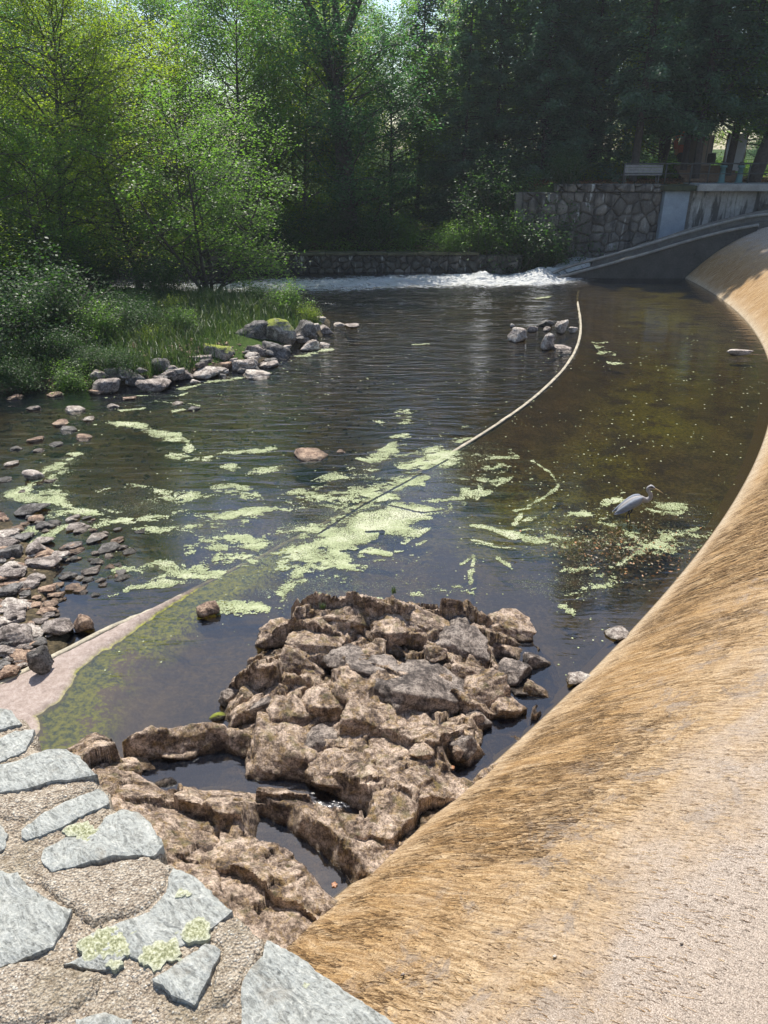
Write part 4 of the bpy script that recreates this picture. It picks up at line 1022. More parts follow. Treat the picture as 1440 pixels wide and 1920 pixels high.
loft(XZ([(.385, .785, .021), (.45, .755, .017), (.53, .712, .011), (.605, .662, .002)]), 8, 0.8).obj('bill', hm_bill, heron, True)
for sgn in (-1, 1):
    loft([(.275, .020 * sgn, .805, .004), (.31, .032 * sgn, .822, .014), (.355, .034 * sgn, .812, .013), (.40, .022 * sgn, .785, .006)], 8).obj('eye_stripe', hm_black, heron, True)
    mb = MB(); mb.tube([(.372, .036 * sgn, .797), (.372, .043 * sgn, .797)], 0.006, 8); mb.obj('eye', hm_bill, heron)
loft(XZ([(.30, .832, .008), (.34, .838, .014), (.39, .810, .010), (.42, .785, .004)]), 8, 1.2).obj('crown', hm_white, heron, True)
loft(XZ([(.25, .568, .012), (.285, .552, .017), (.32, .562, .012), (.345, .60, .006)]), 8, 1.5).obj('throat', hm_white, heron, True)
for (a, sgn) in ((-.03, -1), (.05, 1)):
    mb = MB(); mb.tube([(a, .035 * sgn, .37), (a - .01, .035 * sgn, .24), (a - .045, .035 * sgn, .20), (a + .0, .035 * sgn, .02), (a + .005, .035 * sgn, -.28)], [.028, .014, .010, .008, .008], 8)
    mb.obj('leg', hm_black, heron, True)
    mb = MB()
    for an in (-.5, 0, .5, math.pi):
        mb.tube([(a, .035 * sgn, -.28), (a + .09 * math.cos(an), .035 * sgn + .09 * math.sin(an), -.30)], [.006, .003], 5)
    mb.obj('foot', hm_black, heron, True)

# ---------------------------------------------------------------- near stone wall with slate slabs
WZ = 4.9
EDGE = GP([(0, 1333), (45, 1345), (70, 1380), (66, 1402), (100, 1413), (132, 1411), (158, 1432), (187, 1463), (204, 1480), (207, 1512), (265, 1524), (292, 1558), (309, 1590), (300, 1608), (330, 1630), (380, 1668), (440, 1712), (498, 1762), (505, 1785), (540, 1780), (620, 1832), (720, 1908), (800, 1975), (900, 2060)], WZ)
e0 = EDGE[0]; e1 = EDGE[-1]
ed = (e1 - e0) / np.linalg.norm(e1 - e0); en = np.array([-ed[1], ed[0]])   # en points to the river side
if en[1] < 0: en = -en
ea = (EDGE - e0) @ ed; eo = (EDGE - e0) @ en
sa = np.concatenate([np.linspace(-7, -0.35, 40), np.linspace(-0.33, 2.35, 240), np.linspace(2.5, 8, 30)])
off = np.interp(sa, np.sort(ea), eo[np.argsort(ea)]); off = off + 0.012 * fbm(sa * 20, sa * 0, 3, 800)
inn = np.concatenate([[0, 0.004, 0.012], np.linspace(0.02, 1.75, 170), np.linspace(1.8, 7, 20)])
A_, I_ = np.meshgrid(sa, inn, indexing='ij')
OF = off[:, None]
px_ = e0[0] + ed[0] * A_ + en[0] * (OF * np.exp(-I_ * 3) - I_); py_ = e0[1] + ed[1] * A_ + en[1] * (OF * np.exp(-I_ * 3) - I_)
z = WZ - 0.030 * np.exp(-I_ / 0.012) + 0.030 * fbm(px_ * 5, py_ * 5, 3, 810) + 0.010 * fbm(px_ * 40, py_ * 40, 3, 811) + 0.010 * (1 - np.abs(2 * vn(px_ * 60, py_ * 60, 812) - 1))
nI = len(inn)
Vt = np.stack([px_, py_, z], -1)
# face below
fz = np.array([-0.6, 1.5, 3.0, 4.2, 4.7, 4.84])
Vf = np.stack([np.repeat(px_[:, :1], 6, 1) + 0.05 * fbm(A_[:, :1] * 3, fz[None] * 3, 3, 820) * (fz < 4.8), np.repeat(py_[:, :1], 6, 1), np.repeat(fz[None], len(sa), 0)], -1)
V = np.concatenate([Vf, Vt], 1)
nearwall = thing('stone_wall', 'near rubble stone wall topped with blue-grey slate slabs set in mortar', 'stone wall')
link('mortar_top', mk_mesh('mortar_top', V.reshape(-1, 3), [grid_faces(len(sa), nI + 6)], M['mortar'], True), nearwall)

def slab(pxs, name='slab_stone', parent=nearwall, mat=None, z=WZ, thick=0.05, h=0.020, relief=0.016, seed=0, dens=0.010, edge=0.005):
    P = GP(pxs, z)
    n = len(P); out = []
    r = np.random.default_rng(seed + 900)
    for i in range(n):
        a, b = P[i], P[(i + 1) % n]; L = np.linalg.norm(b - a); m = max(1, int(L / dens))
        nn = np.array([-(b - a)[1], (b - a)[0]]) / (L + 1e-9)
        for k in range(m):
            q = a + (b - a) * k / m
            out.append(q + nn * (0.055 if name == 'lichen' else 0.024) * float(fbm(q[0] * (45 if name == 'lichen' else 20), q[1] * (45 if name == 'lichen' else 20), 4, 830 + seed, 0.65)))
    out = np.array(out)
    lo, hi = out.min(0), out.max(0)
    gx_, gy_ = np.meshgrid(np.arange(lo[0], hi[0], dens), np.arange(lo[1], hi[1], dens), indexing='ij')
    gp = np.stack([gx_.ravel(), gy_.ravel()], 1) + r.uniform(-.3, .3, (gx_.size, 2)) * dens
    sd = poly_sd(gp[:, 0], gp[:, 1], out); gp = gp[sd > dens * 0.55]
    pts = np.concatenate([out, gp]); m = len(out)
    res = delaunay_2d_cdt([Vector(p) for p in pts], [], [list(range(m))], 1, 1e-6)
    vv = np.array([v[:] for v in res[0]]); ff = np.array([list(f) for f in res[2] if len(f) == 3])
    d = poly_sd(vv[:, 0], vv[:, 1], out)
    on = np.abs(d) < 1e-4; d = np.clip(d, 0, 1)
    c, s_ = math.cos(seed * 1.7), math.sin(seed * 1.7)
    u, v_ = vv[:, 0] * c + vv[:, 1] * s_, -vv[:, 0] * s_ + vv[:, 1] * c
    zz = h - edge * np.exp(-d / 0.004) + relief * (fbm(u * 5, v_ * 9, 4, 840 + seed) + 0.5 * np.floor(4 * vn(u * 3 + 0.3 * vn(u * 20, v_ * 20, 3), v_ * 6, 845 + seed)) / 4) + 0.006 * fbm(u * 70, v_ * 110, 4, 850, 0.65)
    ctr = vv.mean(0)
    top = np.c_[vv, zz]
    bi = np.where(on)[0]
    # boundary edges used once
    E_ = np.sort(np.concatenate([ff[:, [0, 1]], ff[:, [1, 2]], ff[:, [2, 0]]]), 1); D_ = np.concatenate([ff[:, [0, 1]], ff[:, [1, 2]], ff[:, [2, 0]]])
    _, ix, ct = np.unique(E_, axis=0, return_index=True, return_counts=True)
    be = D_[ix[ct == 1]]
    n_ = len(vv)
    V = np.concatenate([top, top, np.c_[vv, np.full(n_, h - thick)]])
    side = np.stack([be[:, 1] + n_, be[:, 0] + n_, be[:, 0] + 2 * n_, be[:, 1] + 2 * n_], 1)
    V = V - [ctr[0], ctr[1], 0]
    return link(name, mk_mesh(name, V, [ff, side], mat or M['slate'], True, {'var': np.concatenate([np.exp(-d / 0.012)] * 3)}), parent, (ctr[0], ctr[1], z))

def Z7(l): return [(a / 2, 1300 + b / 2) for a, b in l]
S_ = [[(-60, 40), (0, 65), (40, 80), (85, 125), (60, 137), (0, 150), (-60, 160)],
      [(-60, 195), (0, 185), (60, 158), (135, 152), (128, 190), (100, 228), (60, 250), (0, 278), (-60, 300)],
      [(-60, 290), (0, 285), (120, 250), (185, 228), (260, 224), (310, 262), (368, 322), (290, 335), (180, 350), (100, 375), (0, 388), (-60, 395)],
      [(85, 530), (150, 480), (240, 435), (370, 374), (408, 397), (408, 428), (330, 470), (200, 540), (100, 570), (82, 555)],
      [(165, 640), (175, 600), (260, 548), (300, 560), (360, 540), (400, 475), (460, 447), (530, 457), (583, 530), (612, 580), (580, 622), (440, 628), (300, 660), (200, 688)],
      [(-80, 690), (0, 684), (70, 690), (100, 735), (200, 790), (272, 822), (255, 880), (200, 965), (120, 1000), (0, 1035), (-80, 1060)],
      [(648, 656), (700, 680), (780, 750), (872, 830), (815, 880), (700, 950), (640, 990), (560, 1030), (480, 1000), (400, 1052), (240, 1030), (330, 985), (345, 920), (480, 860), (560, 830), (625, 760)],
      [(575, 1095), (770, 962), (828, 980), (790, 1080), (732, 1188), (650, 1150)],
      [(1000, 945), (1060, 968), (1200, 1062), (1330, 1155), (1440, 1236), (1560, 1330), (1560, 1420), (880, 1420), (915, 1100), (940, 1050), (990, 1000)],
      [(290, 1245), (400, 1215), (500, 1240), (520, 1330), (280, 1350)],
      [(-60, 520), (0, 505), (30, 545), (20, 595), (-60, 640)]]
slabs = [slab(Z7(p), seed=i) for i, p in enumerate(S_)]
slabs[0]['label'] = 'slate slab cut by the frame at the upper end of the wall'
slabs[3]['label'] = 'narrow pale slate strip'
slabs[7]['label'] = 'small triangular slate'
def lichen(cx, cy, r, par, seed):
    pts = [(cx + r * (1 + 0.13 * math.sin(k * .5236 + seed) + 0.06 * math.sin(k * .785 + seed * 3)) * math.cos(k * 0.2618) * 1.3, cy + r * (1 + 0.13 * math.sin(k * .5236 + seed) + 0.06 * math.sin(k * .785 + seed * 3)) * math.sin(k * 0.2618) * .9) for k in range(24)]
    o = slab(Z7(pts[::-1]), 'lichen', None, M['lichen'], WZ + 0.020, 0.02, 0.002, 0.005, 40 + seed, 0.006, 0.002)
    o.parent = par; o.matrix_parent_inverse = Matrix.Identity(4); o.location = o.location - par.location
    return o
for a in ((310, 520, 44, slabs[4], 1), (400, 940, 72, slabs[6], 2), (600, 975, 58, slabs[6], 3), (745, 890, 44, slabs[6], 4), (520, 905, 16, slabs[6], 5), (670, 900, 14, slabs[6], 6), (350, 560, 14, slabs[4], 7), (690, 760, 12, slabs[6], 8), (430, 1010, 18, slabs[6], 9), (1150, 1100, 14, slabs[8], 10), (100, 880, 18, slabs[5], 11), (160, 300, 14, slabs[2], 12), (660, 1000, 16, slabs[6], 13), (1050, 1250, 18, slabs[8], 14)):
    lichen(*a)
# bulging rough mortar stones between the slabs
for i, p in enumerate([[(130, 690), (280, 660), (440, 635), (560, 612), (655, 665), (620, 750), (540, 830), (440, 850), (340, 880), (280, 820), (180, 770)],
                       [(820, 890), (890, 830), (990, 930), (985, 985), (925, 1050), (880, 1160), (780, 1200), (800, 1080), (835, 975), (770, 940)],
                       [(-60, 400), (0, 395), (100, 385), (290, 345), (370, 338), (365, 365), (220, 430), (90, 500), (0, 480), (-60, 480)],
                       [(-60, 1050), (120, 1010), (240, 1040), (380, 1060), (360, 1150), (230, 1240), (0, 1260), (-60, 1260)]]):
    o = slab(Z7(p), 'mortar_patch', nearwall, M['mortar'], WZ, 0.04, 0.016, 0.016, 20 + i, 0.010, 0.018)
# loose gravel on the wall top
mb = MB(); N = 900
qx = rng.uniform(0, 1440, N); 
for k in range(N):
    a = rng.uniform(-0.2, 2.2); i_ = rng.uniform(0.03, 1.2); o_ = float(np.interp(a, np.sort(ea), eo[np.argsort(ea)]))
    x = e0[0] + ed[0] * a + en[0] * (o_ - i_); y = e0[1] + ed[1] * a + en[1] * (o_ - i_)
    s = rng.uniform(0.002, 0.007); mb.add(pv * s * [1, .8, .7] + [x, y, WZ + 0.008 + s * 0.3], pf)
o = mb.obj('loose_grit', M['boulder_pale'], nearwall, True); o['kind'] = 'stuff'
# pebble and twig on the dam
def on_dam(px, py):
    lo_, hi_ = 0.0, 8.0
    for k in range(40):
        zc = (lo_ + hi_) / 2
        x, y = G(px, py, 0)
        # march along the ray
    t_ = 1.0
    u = (px - 720) / FPX; v = (py - 960) / FPX
    for k in range(4000):
        x, y, zc = u * t_, (_cp - v * _sp) * t_, CAM_H - t_ * (_sp + v * _cp)
        s = math.hypot(x - DC[0], y - DC[1]) - DR
        if zc <= float(dam_z(np.array(s))) : break
        t_ += 0.01
    return x, y, float(dam_z(np.array(s)))
for (px, py, s, lb) in ((1277, 1771, 0.022, 'small round pebble lying on the grey crest of the dam'), (1039, 1797, 0.028, 'small pale chip of stone lying on the brown dam slope'), (755, 1830, 0.03, 'pale flake lying low on the dam near the wall')):
    x, y, z = on_dam(px, py)
    o = link('pebble', rock_data('round', 0, 'boulder_pale'), None, (x, y, z + s * 0.6), label=lb, category='pebble'); o.scale = (s, s * .8, s * .7)
# red-brown leaves
def flat_leaf(x, y, z, s, label, rz):
    pts = []
    for k in range(16):
        a = k / 16 * 2 * math.pi; rr = s * (0.55 + 0.45 * abs(math.cos(a * 2.5)))
        pts.append((math.cos(a) * rr, math.sin(a) * rr, 0.004 * math.sin(a * 3)))
    V = np.array([(0, 0, 0.006)] + pts); F = np.array([[0, 1 + k, 1 + (k + 1) % 16] for k in range(16)])
    link('fallen_leaf', mk_mesh('fallen_leaf', V, [F], M['dead_leaf'], True, {'var': np.full(17, 0.9)}), None, (x, y, z), rz, label=label, category='leaf')
flat_leaf(*G(848, 1440), 0.012, 0.035, 'orange leaf floating in the small rock pool near the dam', 0.4)
flat_leaf(*G(627, 1660), 0.012, 0.035, 'reddish leaf in the narrow rock channel by the wall', 1.4)

M['mossy_dark'] = simple_mat('mossy_dark', (0.09, 0.085, 0.05), 0.95, 0.6, 2.5, 0.8)
# ---------------------------------------------------------------- far structures
def stone_block(name, seed):
    r = np.random.default_rng(seed)
    bm = bmesh.new(); bmesh.ops.create_cube(bm, size=1)
    bmesh.ops.subdivide_edges(bm, edges=bm.edges[:], cuts=2, use_grid_fill=True)
    for v in bm.verts:
        c = v.co; q = Vector([abs(c.x), abs(c.y), abs(c.z)])
        e = sum(1 for k in q if k > 0.45)
        f = {1: 1.0, 2: 0.95, 3: 0.88}.get(e, 1)
        v.co = Vector((c.x * f + r.normal(0, .022), c.y * f * (1 + (0.25 if c.y < -0.4 and e == 1 else 0)) + r.normal(0, .05), c.z * f + r.normal(0, .022)))
    V = np.array([v.co for v in bm.verts]); F = np.array([[v.index for v in f.verts] for f in bm.faces]); bm.free()
    return mk_mesh(name, V, [F], [], False)
def granite(name, a, b):
    t = NT(name)
    P = t.n('NewGeometry').outputs['Position']; rnd = t.n('ObjectInfo').outputs['Random']
    f = t.math('ADD', t.math('MULTIPLY', t.noise(P, 1.3, 6, 0.7), 0.6), t.math('MULTIPLY', t.noise(P, 9, 5, 0.7), 0.4))
    col = t.ramp(f, [(0.36, b), (0.62, a)])
    k = t.mr(rnd, 0, 1, 0.55, 1.25)
    col = t.mix(1.0, col, t.n('CombineColor', {0: k, 1: k, 2: k}).outputs[0], 'MULTIPLY')
    # drip stains, dark and lime
    st = t.noise(t.n('Mapping', {0: P, 'Scale': (2.2, 1, 0.35)}).outputs[0], 1.0, 5, 0.6)
    col = t.mix(t.ramp(st, [(0.52, 0), (0.60, 0.85)]), col, (0.035, 0.033, 0.03))
    st2 = t.noise(t.n('Mapping', {0: P, 'Scale': (2.6, 1, 0.5), 'Location': (9, 0, 4)}).outputs[0], 1.0, 6, 0.7)
    col = t.mix(t.ramp(st2, [(0.60, 0), (0.66, 0.6)]), col, (0.55, 0.54, 0.50))
    return t.finish(t.bsdf(col, 0.9, t.bump(f, 0.8, 0.04)))
M['granite'] = granite('granite', (0.22, 0.195, 0.165), (0.07, 0.06, 0.052))
M['stained'] = granite('stained_concrete', (0.36, 0.345, 0.32), (0.20, 0.19, 0.175))
BLK = [stone_block('stone', 300 + i) for i in range(6)]
for b in BLK: b.materials.append(M['granite'])

def clip_poly(P, n, d):
    out = []
    for i in range(len(P)):
        a, b = P[i], P[(i + 1) % len(P)]
        da, db = a @ n - d, b @ n - d
        if da <= 0: out.append(a)
        if (da < 0) != (db < 0) and abs(da - db) > 1e-9: out.append(a + (b - a) * da / (da - db))
    return out
def rubble(parent, x0, x1, z0, z1, y, cw, ch, seed, mats, depth=0.4, jit=0.36, gap=0.018, bulge=0.05):
    """stones of a rubble wall: cells of a jittered course pattern, each its own mesh"""
    r = np.random.default_rng(seed)
    rows = max(1, round((z1 - z0) / ch)); pts = []
    hz_ = (z1 - z0) / rows
    for j in range(-1, rows + 1):
        x = x0 - cw + (j % 2) * cw * .5
        while x < x1 + cw:
            pts.append((x + r.uniform(-jit, jit) * cw, z0 + (j + .5) * hz_ + r.uniform(-jit, jit) * hz_ * (0.8 if rows > 1 else 0))); x += cw * r.uniform(.7, 1.35)
    pts = np.array(pts); k = 0
    for i, p in enumerate(pts):
        if not (x0 - cw < p[0] < x1 + cw and z0 - hz_ < p[1] < z1 + hz_): continue
        P = [np.array(q) for q in ((x0, z0), (x1, z0), (x1, z1), (x0, z1))]
        dd = np.hypot(*(pts - p).T)
        for j in np.argsort(dd)[1:16]:
            q = pts[j]; n = (q - p) / dd[j]; P = clip_poly(P, n, (p + q) @ n / 2 - gap)
            if len(P) < 3: break
        if len(P) < 3: continue
        P = np.array(P); c = P.mean(0)
        if np.ptp(P[:, 0]) < .12 or np.ptp(P[:, 1]) < .1: continue
        # cut corners
        Q = []
        for a_ in range(len(P)):
            u, v_, w_ = P[a_ - 1], P[a_], P[(a_ + 1) % len(P)]
            Q += [v_ + (u - v_) * .18, v_ + (w_ - v_) * .18]
        Q = np.array(Q) - c; m = len(Q); pr = r.normal(0, .018)
        lay = [(Q, depth), (Q, 0.05), (Q * .90, 0.012), (Q * .62, -bulge * .8 + r.normal(0, .006, m))]
        V = np.concatenate([np.c_[q_[:, 0], np.full(m, 1) * (d_ + pr), q_[:, 1]] for q_, d_ in lay] + [np.array([[0, -bulge + pr, 0]])])
        g_ = np.arange(m); g2 = np.roll(g_, -1)
        F4 = np.concatenate([np.stack([g_ + L_ * m, g2 + L_ * m, g2 + (L_ + 1) * m, g_ + (L_ + 1) * m], 1) for L_ in range(3)])
        F3 = np.stack([g_ + 3 * m, g2 + 3 * m, np.full(m, 4 * m)], 1)
        me = mk_mesh('stone', V, [F4, F3], mats[0] if r.random() > .18 or len(mats) < 2 else mats[1], False)
        link('stone', me, parent, (c[0], y, c[1])); k += 1
    return k

def on(p, o): 
    o.location = Vector(o.location) - Vector(p.location); return o

tw = thing('retaining_wall', 'tall mottled granite block wall behind the rapids', 'stone wall')
rubble(tw, 8.6, 17.2, -0.2, 4.52, 49.7, .78, .60, 5, [M['granite']])
rubble(tw, 10.6, 17.2, 4.54, 5.0, 49.60, 1.05, .46, 6, [M['granite']], depth=.8, jit=.1)
mb = MB(); mb.box((8.2, 49.86, -1), (17.25, 50.4, 4.5)); mb.obj('mortar_core', M['concrete_dark'], tw)
lw = thing('low_bank_wall', 'low dark mossy stone wall along the far bank of the river', 'stone wall')
DK = granite('mossy_granite', (0.13, 0.12, 0.10), (0.035, 0.033, 0.028))
rubble(lw, -34, 8.6, -0.15, 1.0, 48.2, .62, .40, 9, [DK, M['granite']])
mb = MB(); mb.box((-34, 48.36, -1), (8.5, 48.75, 0.98)); mb.obj('mortar_core', M['concrete_dark'], lw)
for k, xx in enumerate(np.arange(-34, 5, 1.9)):
    w = 1.86; mb = MB(); mb.box((xx, 48.05, 1.0 + 0.012 * (k % 3)), (xx + w, 48.75, 1.16 + 0.012 * (k % 3)))
    mb.obj('coping_stone', M['mossy_dark'], lw, bevel=0.03)

ab = thing('sluice_abutment', 'stained concrete abutment with a pale blue-grey pilaster and projecting deck slab', 'abutment')
mb = MB(); mb.box((19.0, 49.5, -1), (40, 50.4, 4.60)); mb.obj('rear_wall', M['stained'], ab, bevel=0.03)
mb = MB(); mb.box((17.22, 49.25, 0.2), (18.75, 50.4, 4.62)); mb.obj('pilaster', simple_mat('pilaster', (0.25, 0.285, 0.32), 0.8, 0.22, 1.6, 0.3), ab, bevel=0.03)
mb = MB(); mb.box((18.753, 49.42, 0.2), (18.997, 50.4, 4.61)); mb.obj('corner_strip', M['concrete_dark'], ab, bevel=0.02)
mb = MB(); mb.box((17.0, 48.95, 4.63), (19.0, 50.9, 4.93)); mb.obj('mossy_slab', simple_mat('mossy', (0.05, 0.055, 0.03), 0.95, 0.5, 5, 0.8), ab, bevel=0.03)
mb = MB(); mb.box((19.003, 48.75, 4.62), (40, 51.4, 5.02)); mb.obj('deck_slab', M['concrete'], ab, bevel=0.04)
# steps at the right edge
for k in range(5):
    mb = MB(); mb.box((23.2 + 0.28 * k, 47.6, 3.4), (23.48 + 0.28 * k, 49.49, 3.62 + 0.22 * k)); mb.obj('step', M['concrete_dark'], ab, bevel=0.01)

# sloping wing wall between the basin and the sluice channel
M['wall_dark'] = simple_mat('wall_dark', (0.075, 0.07, 0.06), 0.9, 0.5, 1.1, 0.6)  # shadow on the face put into the colour
M['kerb'] = simple_mat('kerb', (0.24, 0.225, 0.20), 0.9, 0.4, 2.0, 0.6)  # lighter concrete, the sunlit kerb lines put into the colour
ww = thing('wing_wall', 'dark sloping concrete wing wall with two rounded kerbs running down to the rapids', 'wing wall')
def slopewall(name, pts, y0, y1, zb, mat, r=0.12, off=0.0):
    """pts: (x, ztop). wall with rounded top"""
    P = smooth_path([(a, 0, b) for a, b in pts], 8)
    prof = [(y0, None)] + [(y0 + (y1 - y0) * (0.5 - 0.5 * math.cos(a)), math.sin(a) * r) for a in np.linspace(0.0, math.pi, 9)] + [(y1, None)]
    V = []
    for p in P:
        for yy_, zz_ in prof:
            V.append((p[0], yy_ + 0.02 * float(fbm(p[0] * 1.5, p[0] * 0.3, 3, 950)), (zb if zz_ is None else p[2] + off + zz_ - r + 0.04 * float(fbm(p[0] * 2.2, p[0] * 0, 3, 951)))))
    V = np.array(V); m = len(prof)
    caps = [np.arange(m)[None, :], (np.arange(m) + (len(P) - 1) * m)[None, ::-1]]
    return link(name, mk_mesh(name, V, [grid_faces(len(P), m)[:, ::-1]] + caps, mat, True), ww)
prof_w = [(10.15, 0.02), (10.6, 0.22), (11.6, 0.55), (13.5, 1.05), (15.5, 1.62), (17.6, 2.25), (19.8, 2.85), (22, 3.30), (26, 3.60)]
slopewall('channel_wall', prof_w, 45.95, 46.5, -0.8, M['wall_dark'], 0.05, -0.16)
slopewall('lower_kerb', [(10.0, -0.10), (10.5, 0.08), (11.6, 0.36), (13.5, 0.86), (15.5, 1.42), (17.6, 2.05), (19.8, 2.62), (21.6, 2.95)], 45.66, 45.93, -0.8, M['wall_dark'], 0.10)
slopewall('kerb_cap', [(10.0, -0.04), (10.5, 0.14), (11.6, 0.42), (13.5, 0.92), (15.5, 1.48), (17.6, 2.11), (19.8, 2.68), (21.6, 3.01)], 45.56, 45.86, 0.0, M['concrete_dark'], 0.10) if False else None
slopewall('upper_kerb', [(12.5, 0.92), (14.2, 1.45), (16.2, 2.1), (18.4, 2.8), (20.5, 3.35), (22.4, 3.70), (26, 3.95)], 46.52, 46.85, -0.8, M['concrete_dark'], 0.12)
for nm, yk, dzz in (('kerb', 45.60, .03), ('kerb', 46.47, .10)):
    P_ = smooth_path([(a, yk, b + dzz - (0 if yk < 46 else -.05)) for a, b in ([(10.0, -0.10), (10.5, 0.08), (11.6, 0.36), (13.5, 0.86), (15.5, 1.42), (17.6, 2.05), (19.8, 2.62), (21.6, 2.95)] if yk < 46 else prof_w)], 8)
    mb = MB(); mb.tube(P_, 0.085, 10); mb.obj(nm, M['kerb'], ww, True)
mb = MB(); mb.box((14.6, 46.9, 1.0), (26, 49.4, 1.2)); 
mb = MB()
for (x, z) in ((14.7, 1.0), (18.3, 1.35)):
    mb.tube([(x, 45.6, z), (x, 45.70, z)], 0.07, 10)
mb.obj('drain_pipe', M['metal_dark'], ww)

# deck railing
DZ = 5.02
rl = thing('railing', 'thin dark metal railing along the far deck edge', 'railing')
for x in (14.85, 17.45, 19.0, 20.1, 22.6, 25.0, 27.5):
    mb = MB(); mb.tube([(x, 50.35, 4.9), (x, 50.35, 6.12)], 0.045, 8); mb.obj('post', M['metal_dark'], rl, True)
for z in (6.12, 5.55):
    mb = MB(); mb.tube([(14.85, 50.35, z), (28, 50.35, z)], 0.04 if z > 6 else 0.025, 8); mb.obj('rail', M['metal_dark'], rl, True)
# bench
be = thing('bench', 'long weathered grey slatted bench behind the railing, seen from its back', 'bench', (16.2, 51.2, DZ))
for k in range(4):
    mb = MB(); mb.box((-1.22, -0.30, 0.42 + k * 0.155), (1.22, -0.26, 0.56 + k * 0.155)); mb.obj('back_slat', M['wood_grey'], be, bevel=0.006)
for k in range(3):
    mb = MB(); mb.box((-1.22, -0.2 + k * 0.15, 0.42), (1.22, -0.07 + k * 0.15, 0.46)); mb.obj('seat_slat', M['wood_grey'], be, bevel=0.006)
for sx in (-1.05, 1.05):
    mb = MB(); mb.box((sx - 0.05, -0.257, 0), (sx + 0.05, -0.205, 1.0)); mb.box((sx - 0.05, 0.18, 0), (sx + 0.05, 0.24, 0.418)); mb.box((sx - 0.05, -0.2, 0.34), (sx + 0.05, 0.178, 0.415)); mb.obj('leg', M['metal_dark'], be)
# valve pedestals
for px, lb in ((1355, 'blue-green valve pedestal nearer the bench on the concrete deck'), (1388, 'blue-green valve pedestal right of its twin on the concrete deck')):
    x = XY(px, 325, 50.9)[0]
    vp = thing('valve_pedestal', lb, 'valve pedestal', (x, 50.9, DZ), group='valve pedestals')
    mb = MB(); mb.tube([(0, 0, 0), (0, 0, .05), (0, 0, .06), (0, 0, .85), (0, 0, .86), (0, 0, 1.0)], [.26, .26, .20, .14, .22, .22], 14); mb.obj('pedestal', M['paint_green'], vp, True)
    mb = MB(); mb.tube([(0, 0, 1.0), (0, 0, 1.2)], [.17, .12], 12); mb.tube([(-.28, 0, 1.08), (.28, 0, 1.08)], .05, 8); mb.obj('gearbox', M['metal_dark'], vp, True)
    mb = MB(); mb.tube([(0, 0, 1.2), (0, 0, 2.5)], .035, 8); mb.obj('stem', M['metal_grey'], vp, True)
# pale panels, container and machine beyond
def zat(px, py, y): return XY(px, py, y)
y = 60.0
x0, z1 = zat(1311, 253, y); x1, z0 = zat(1333, 303, y)
ct = thing('storage_cabinet', 'pinkish ribbed storage cabinet standing beyond the trees', 'cabinet', ((x0 + x1) / 2, y, z0 - 0.3))
w = (x1 - x0) / 2
mb = MB(); mb.box((-w, 0, 0), (w, 1.6, z1 - z0 + .3)); mb.obj('body', M['pink_panel'], ct, bevel=0.03)
for k in range(4):
    xx = -w + 0.1 + k * (2 * w - 0.2) / 3
    mb = MB(); mb.box((xx - .03, -0.04, 0.15), (xx + .03, -0.003, z1 - z0 + .15)); mb.obj('rib', M['wood_grey'], ct)
x0, z1 = zat(1334, 286, 59); 
dr_ = thing('barrel', 'small dark barrel with a pale lid beside the pinkish cabinet', 'barrel', (x0, 58.8, z1 - 0.75))
mb = MB(); mb.tube([(0, 0, 0), (0, 0, .1), (0, 0, .35), (0, 0, .6), (0, 0, .7)], [.25, .28, .31, .28, .25], 14); mb.obj('body', M['bark_dark'], dr_, True)
mb = MB(); mb.tube([(0, 0, .703), (0, 0, .74)], .27, 14); mb.obj('lid', M['white_panel'], dr_, True)
x0, z1 = zat(1369, 250, 57); x1, z0 = zat(1391, 305, 57)
bd_ = thing('notice_board', 'tall blank pale grey board behind the valve pedestals', 'board', ((x0 + x1) / 2, 57, 5.05)); w = (x1 - x0) / 2
mb = MB(); mb.box((-w, 0, 0.5), (w, .08, z1 - 5.05)); mb.obj('panel', M['white_panel'], bd_, bevel=0.01)
for sx in (-1, 1):
    mb = MB(); mb.box((sx * w - .05 + sx * .06, -0.02, 0), (sx * w + .05 + sx * .06, .1, z1 - 5.0)); mb.obj('post', M['wood_brown'], bd_)
x0, z0 = zat(1270, 296, 62)
om = thing('orange_machine', 'orange machine showing between two trunks left of the cabinet', 'machine', (x0, 62, z0 - 0.3))
mb = MB(); mb.tube(smooth_path([(-.2, 0, .9), (-.28, 0, 1.6), (0.05, 0, 2.05), (.45, 0, 1.3)]), [.16] * 18 + [.10], 8); mb.obj('boom', M['orange'], om, True)
mb = MB(); mb.box((-.1, -.4, .5), (1.0, .6, 1.2)); mb.obj('body', M['orange'], om, bevel=0.08)
mb = MB(); mb.box((.15, -.3, 1.2), (.9, .5, 2.0)); mb.obj('cab', M['metal_grey'], om, bevel=0.08)
for sx in (0.1, .9):
    mb = MB(); mb.tube([(sx, -.62, .34), (sx, -.40, .34)], .34, 16); mb.obj('wheel', M['tyre'], om)
# timber steps in the leaf litter
ts = thing('timber_steps', 'low stack of brown timber steps climbing away behind the deck', 'steps', (21.5, 52.6, 5.03))
for k in range(6):
    mb = MB(); mb.box((-2.0 + 0.25 * k, k * 1.15, 0.13 * k), (2.1 + 0.2 * k, k * 1.15 + 0.2, 0.17 + 0.14 * k)); mb.obj('timber', M['wood_brown'], ts, bevel=0.015)
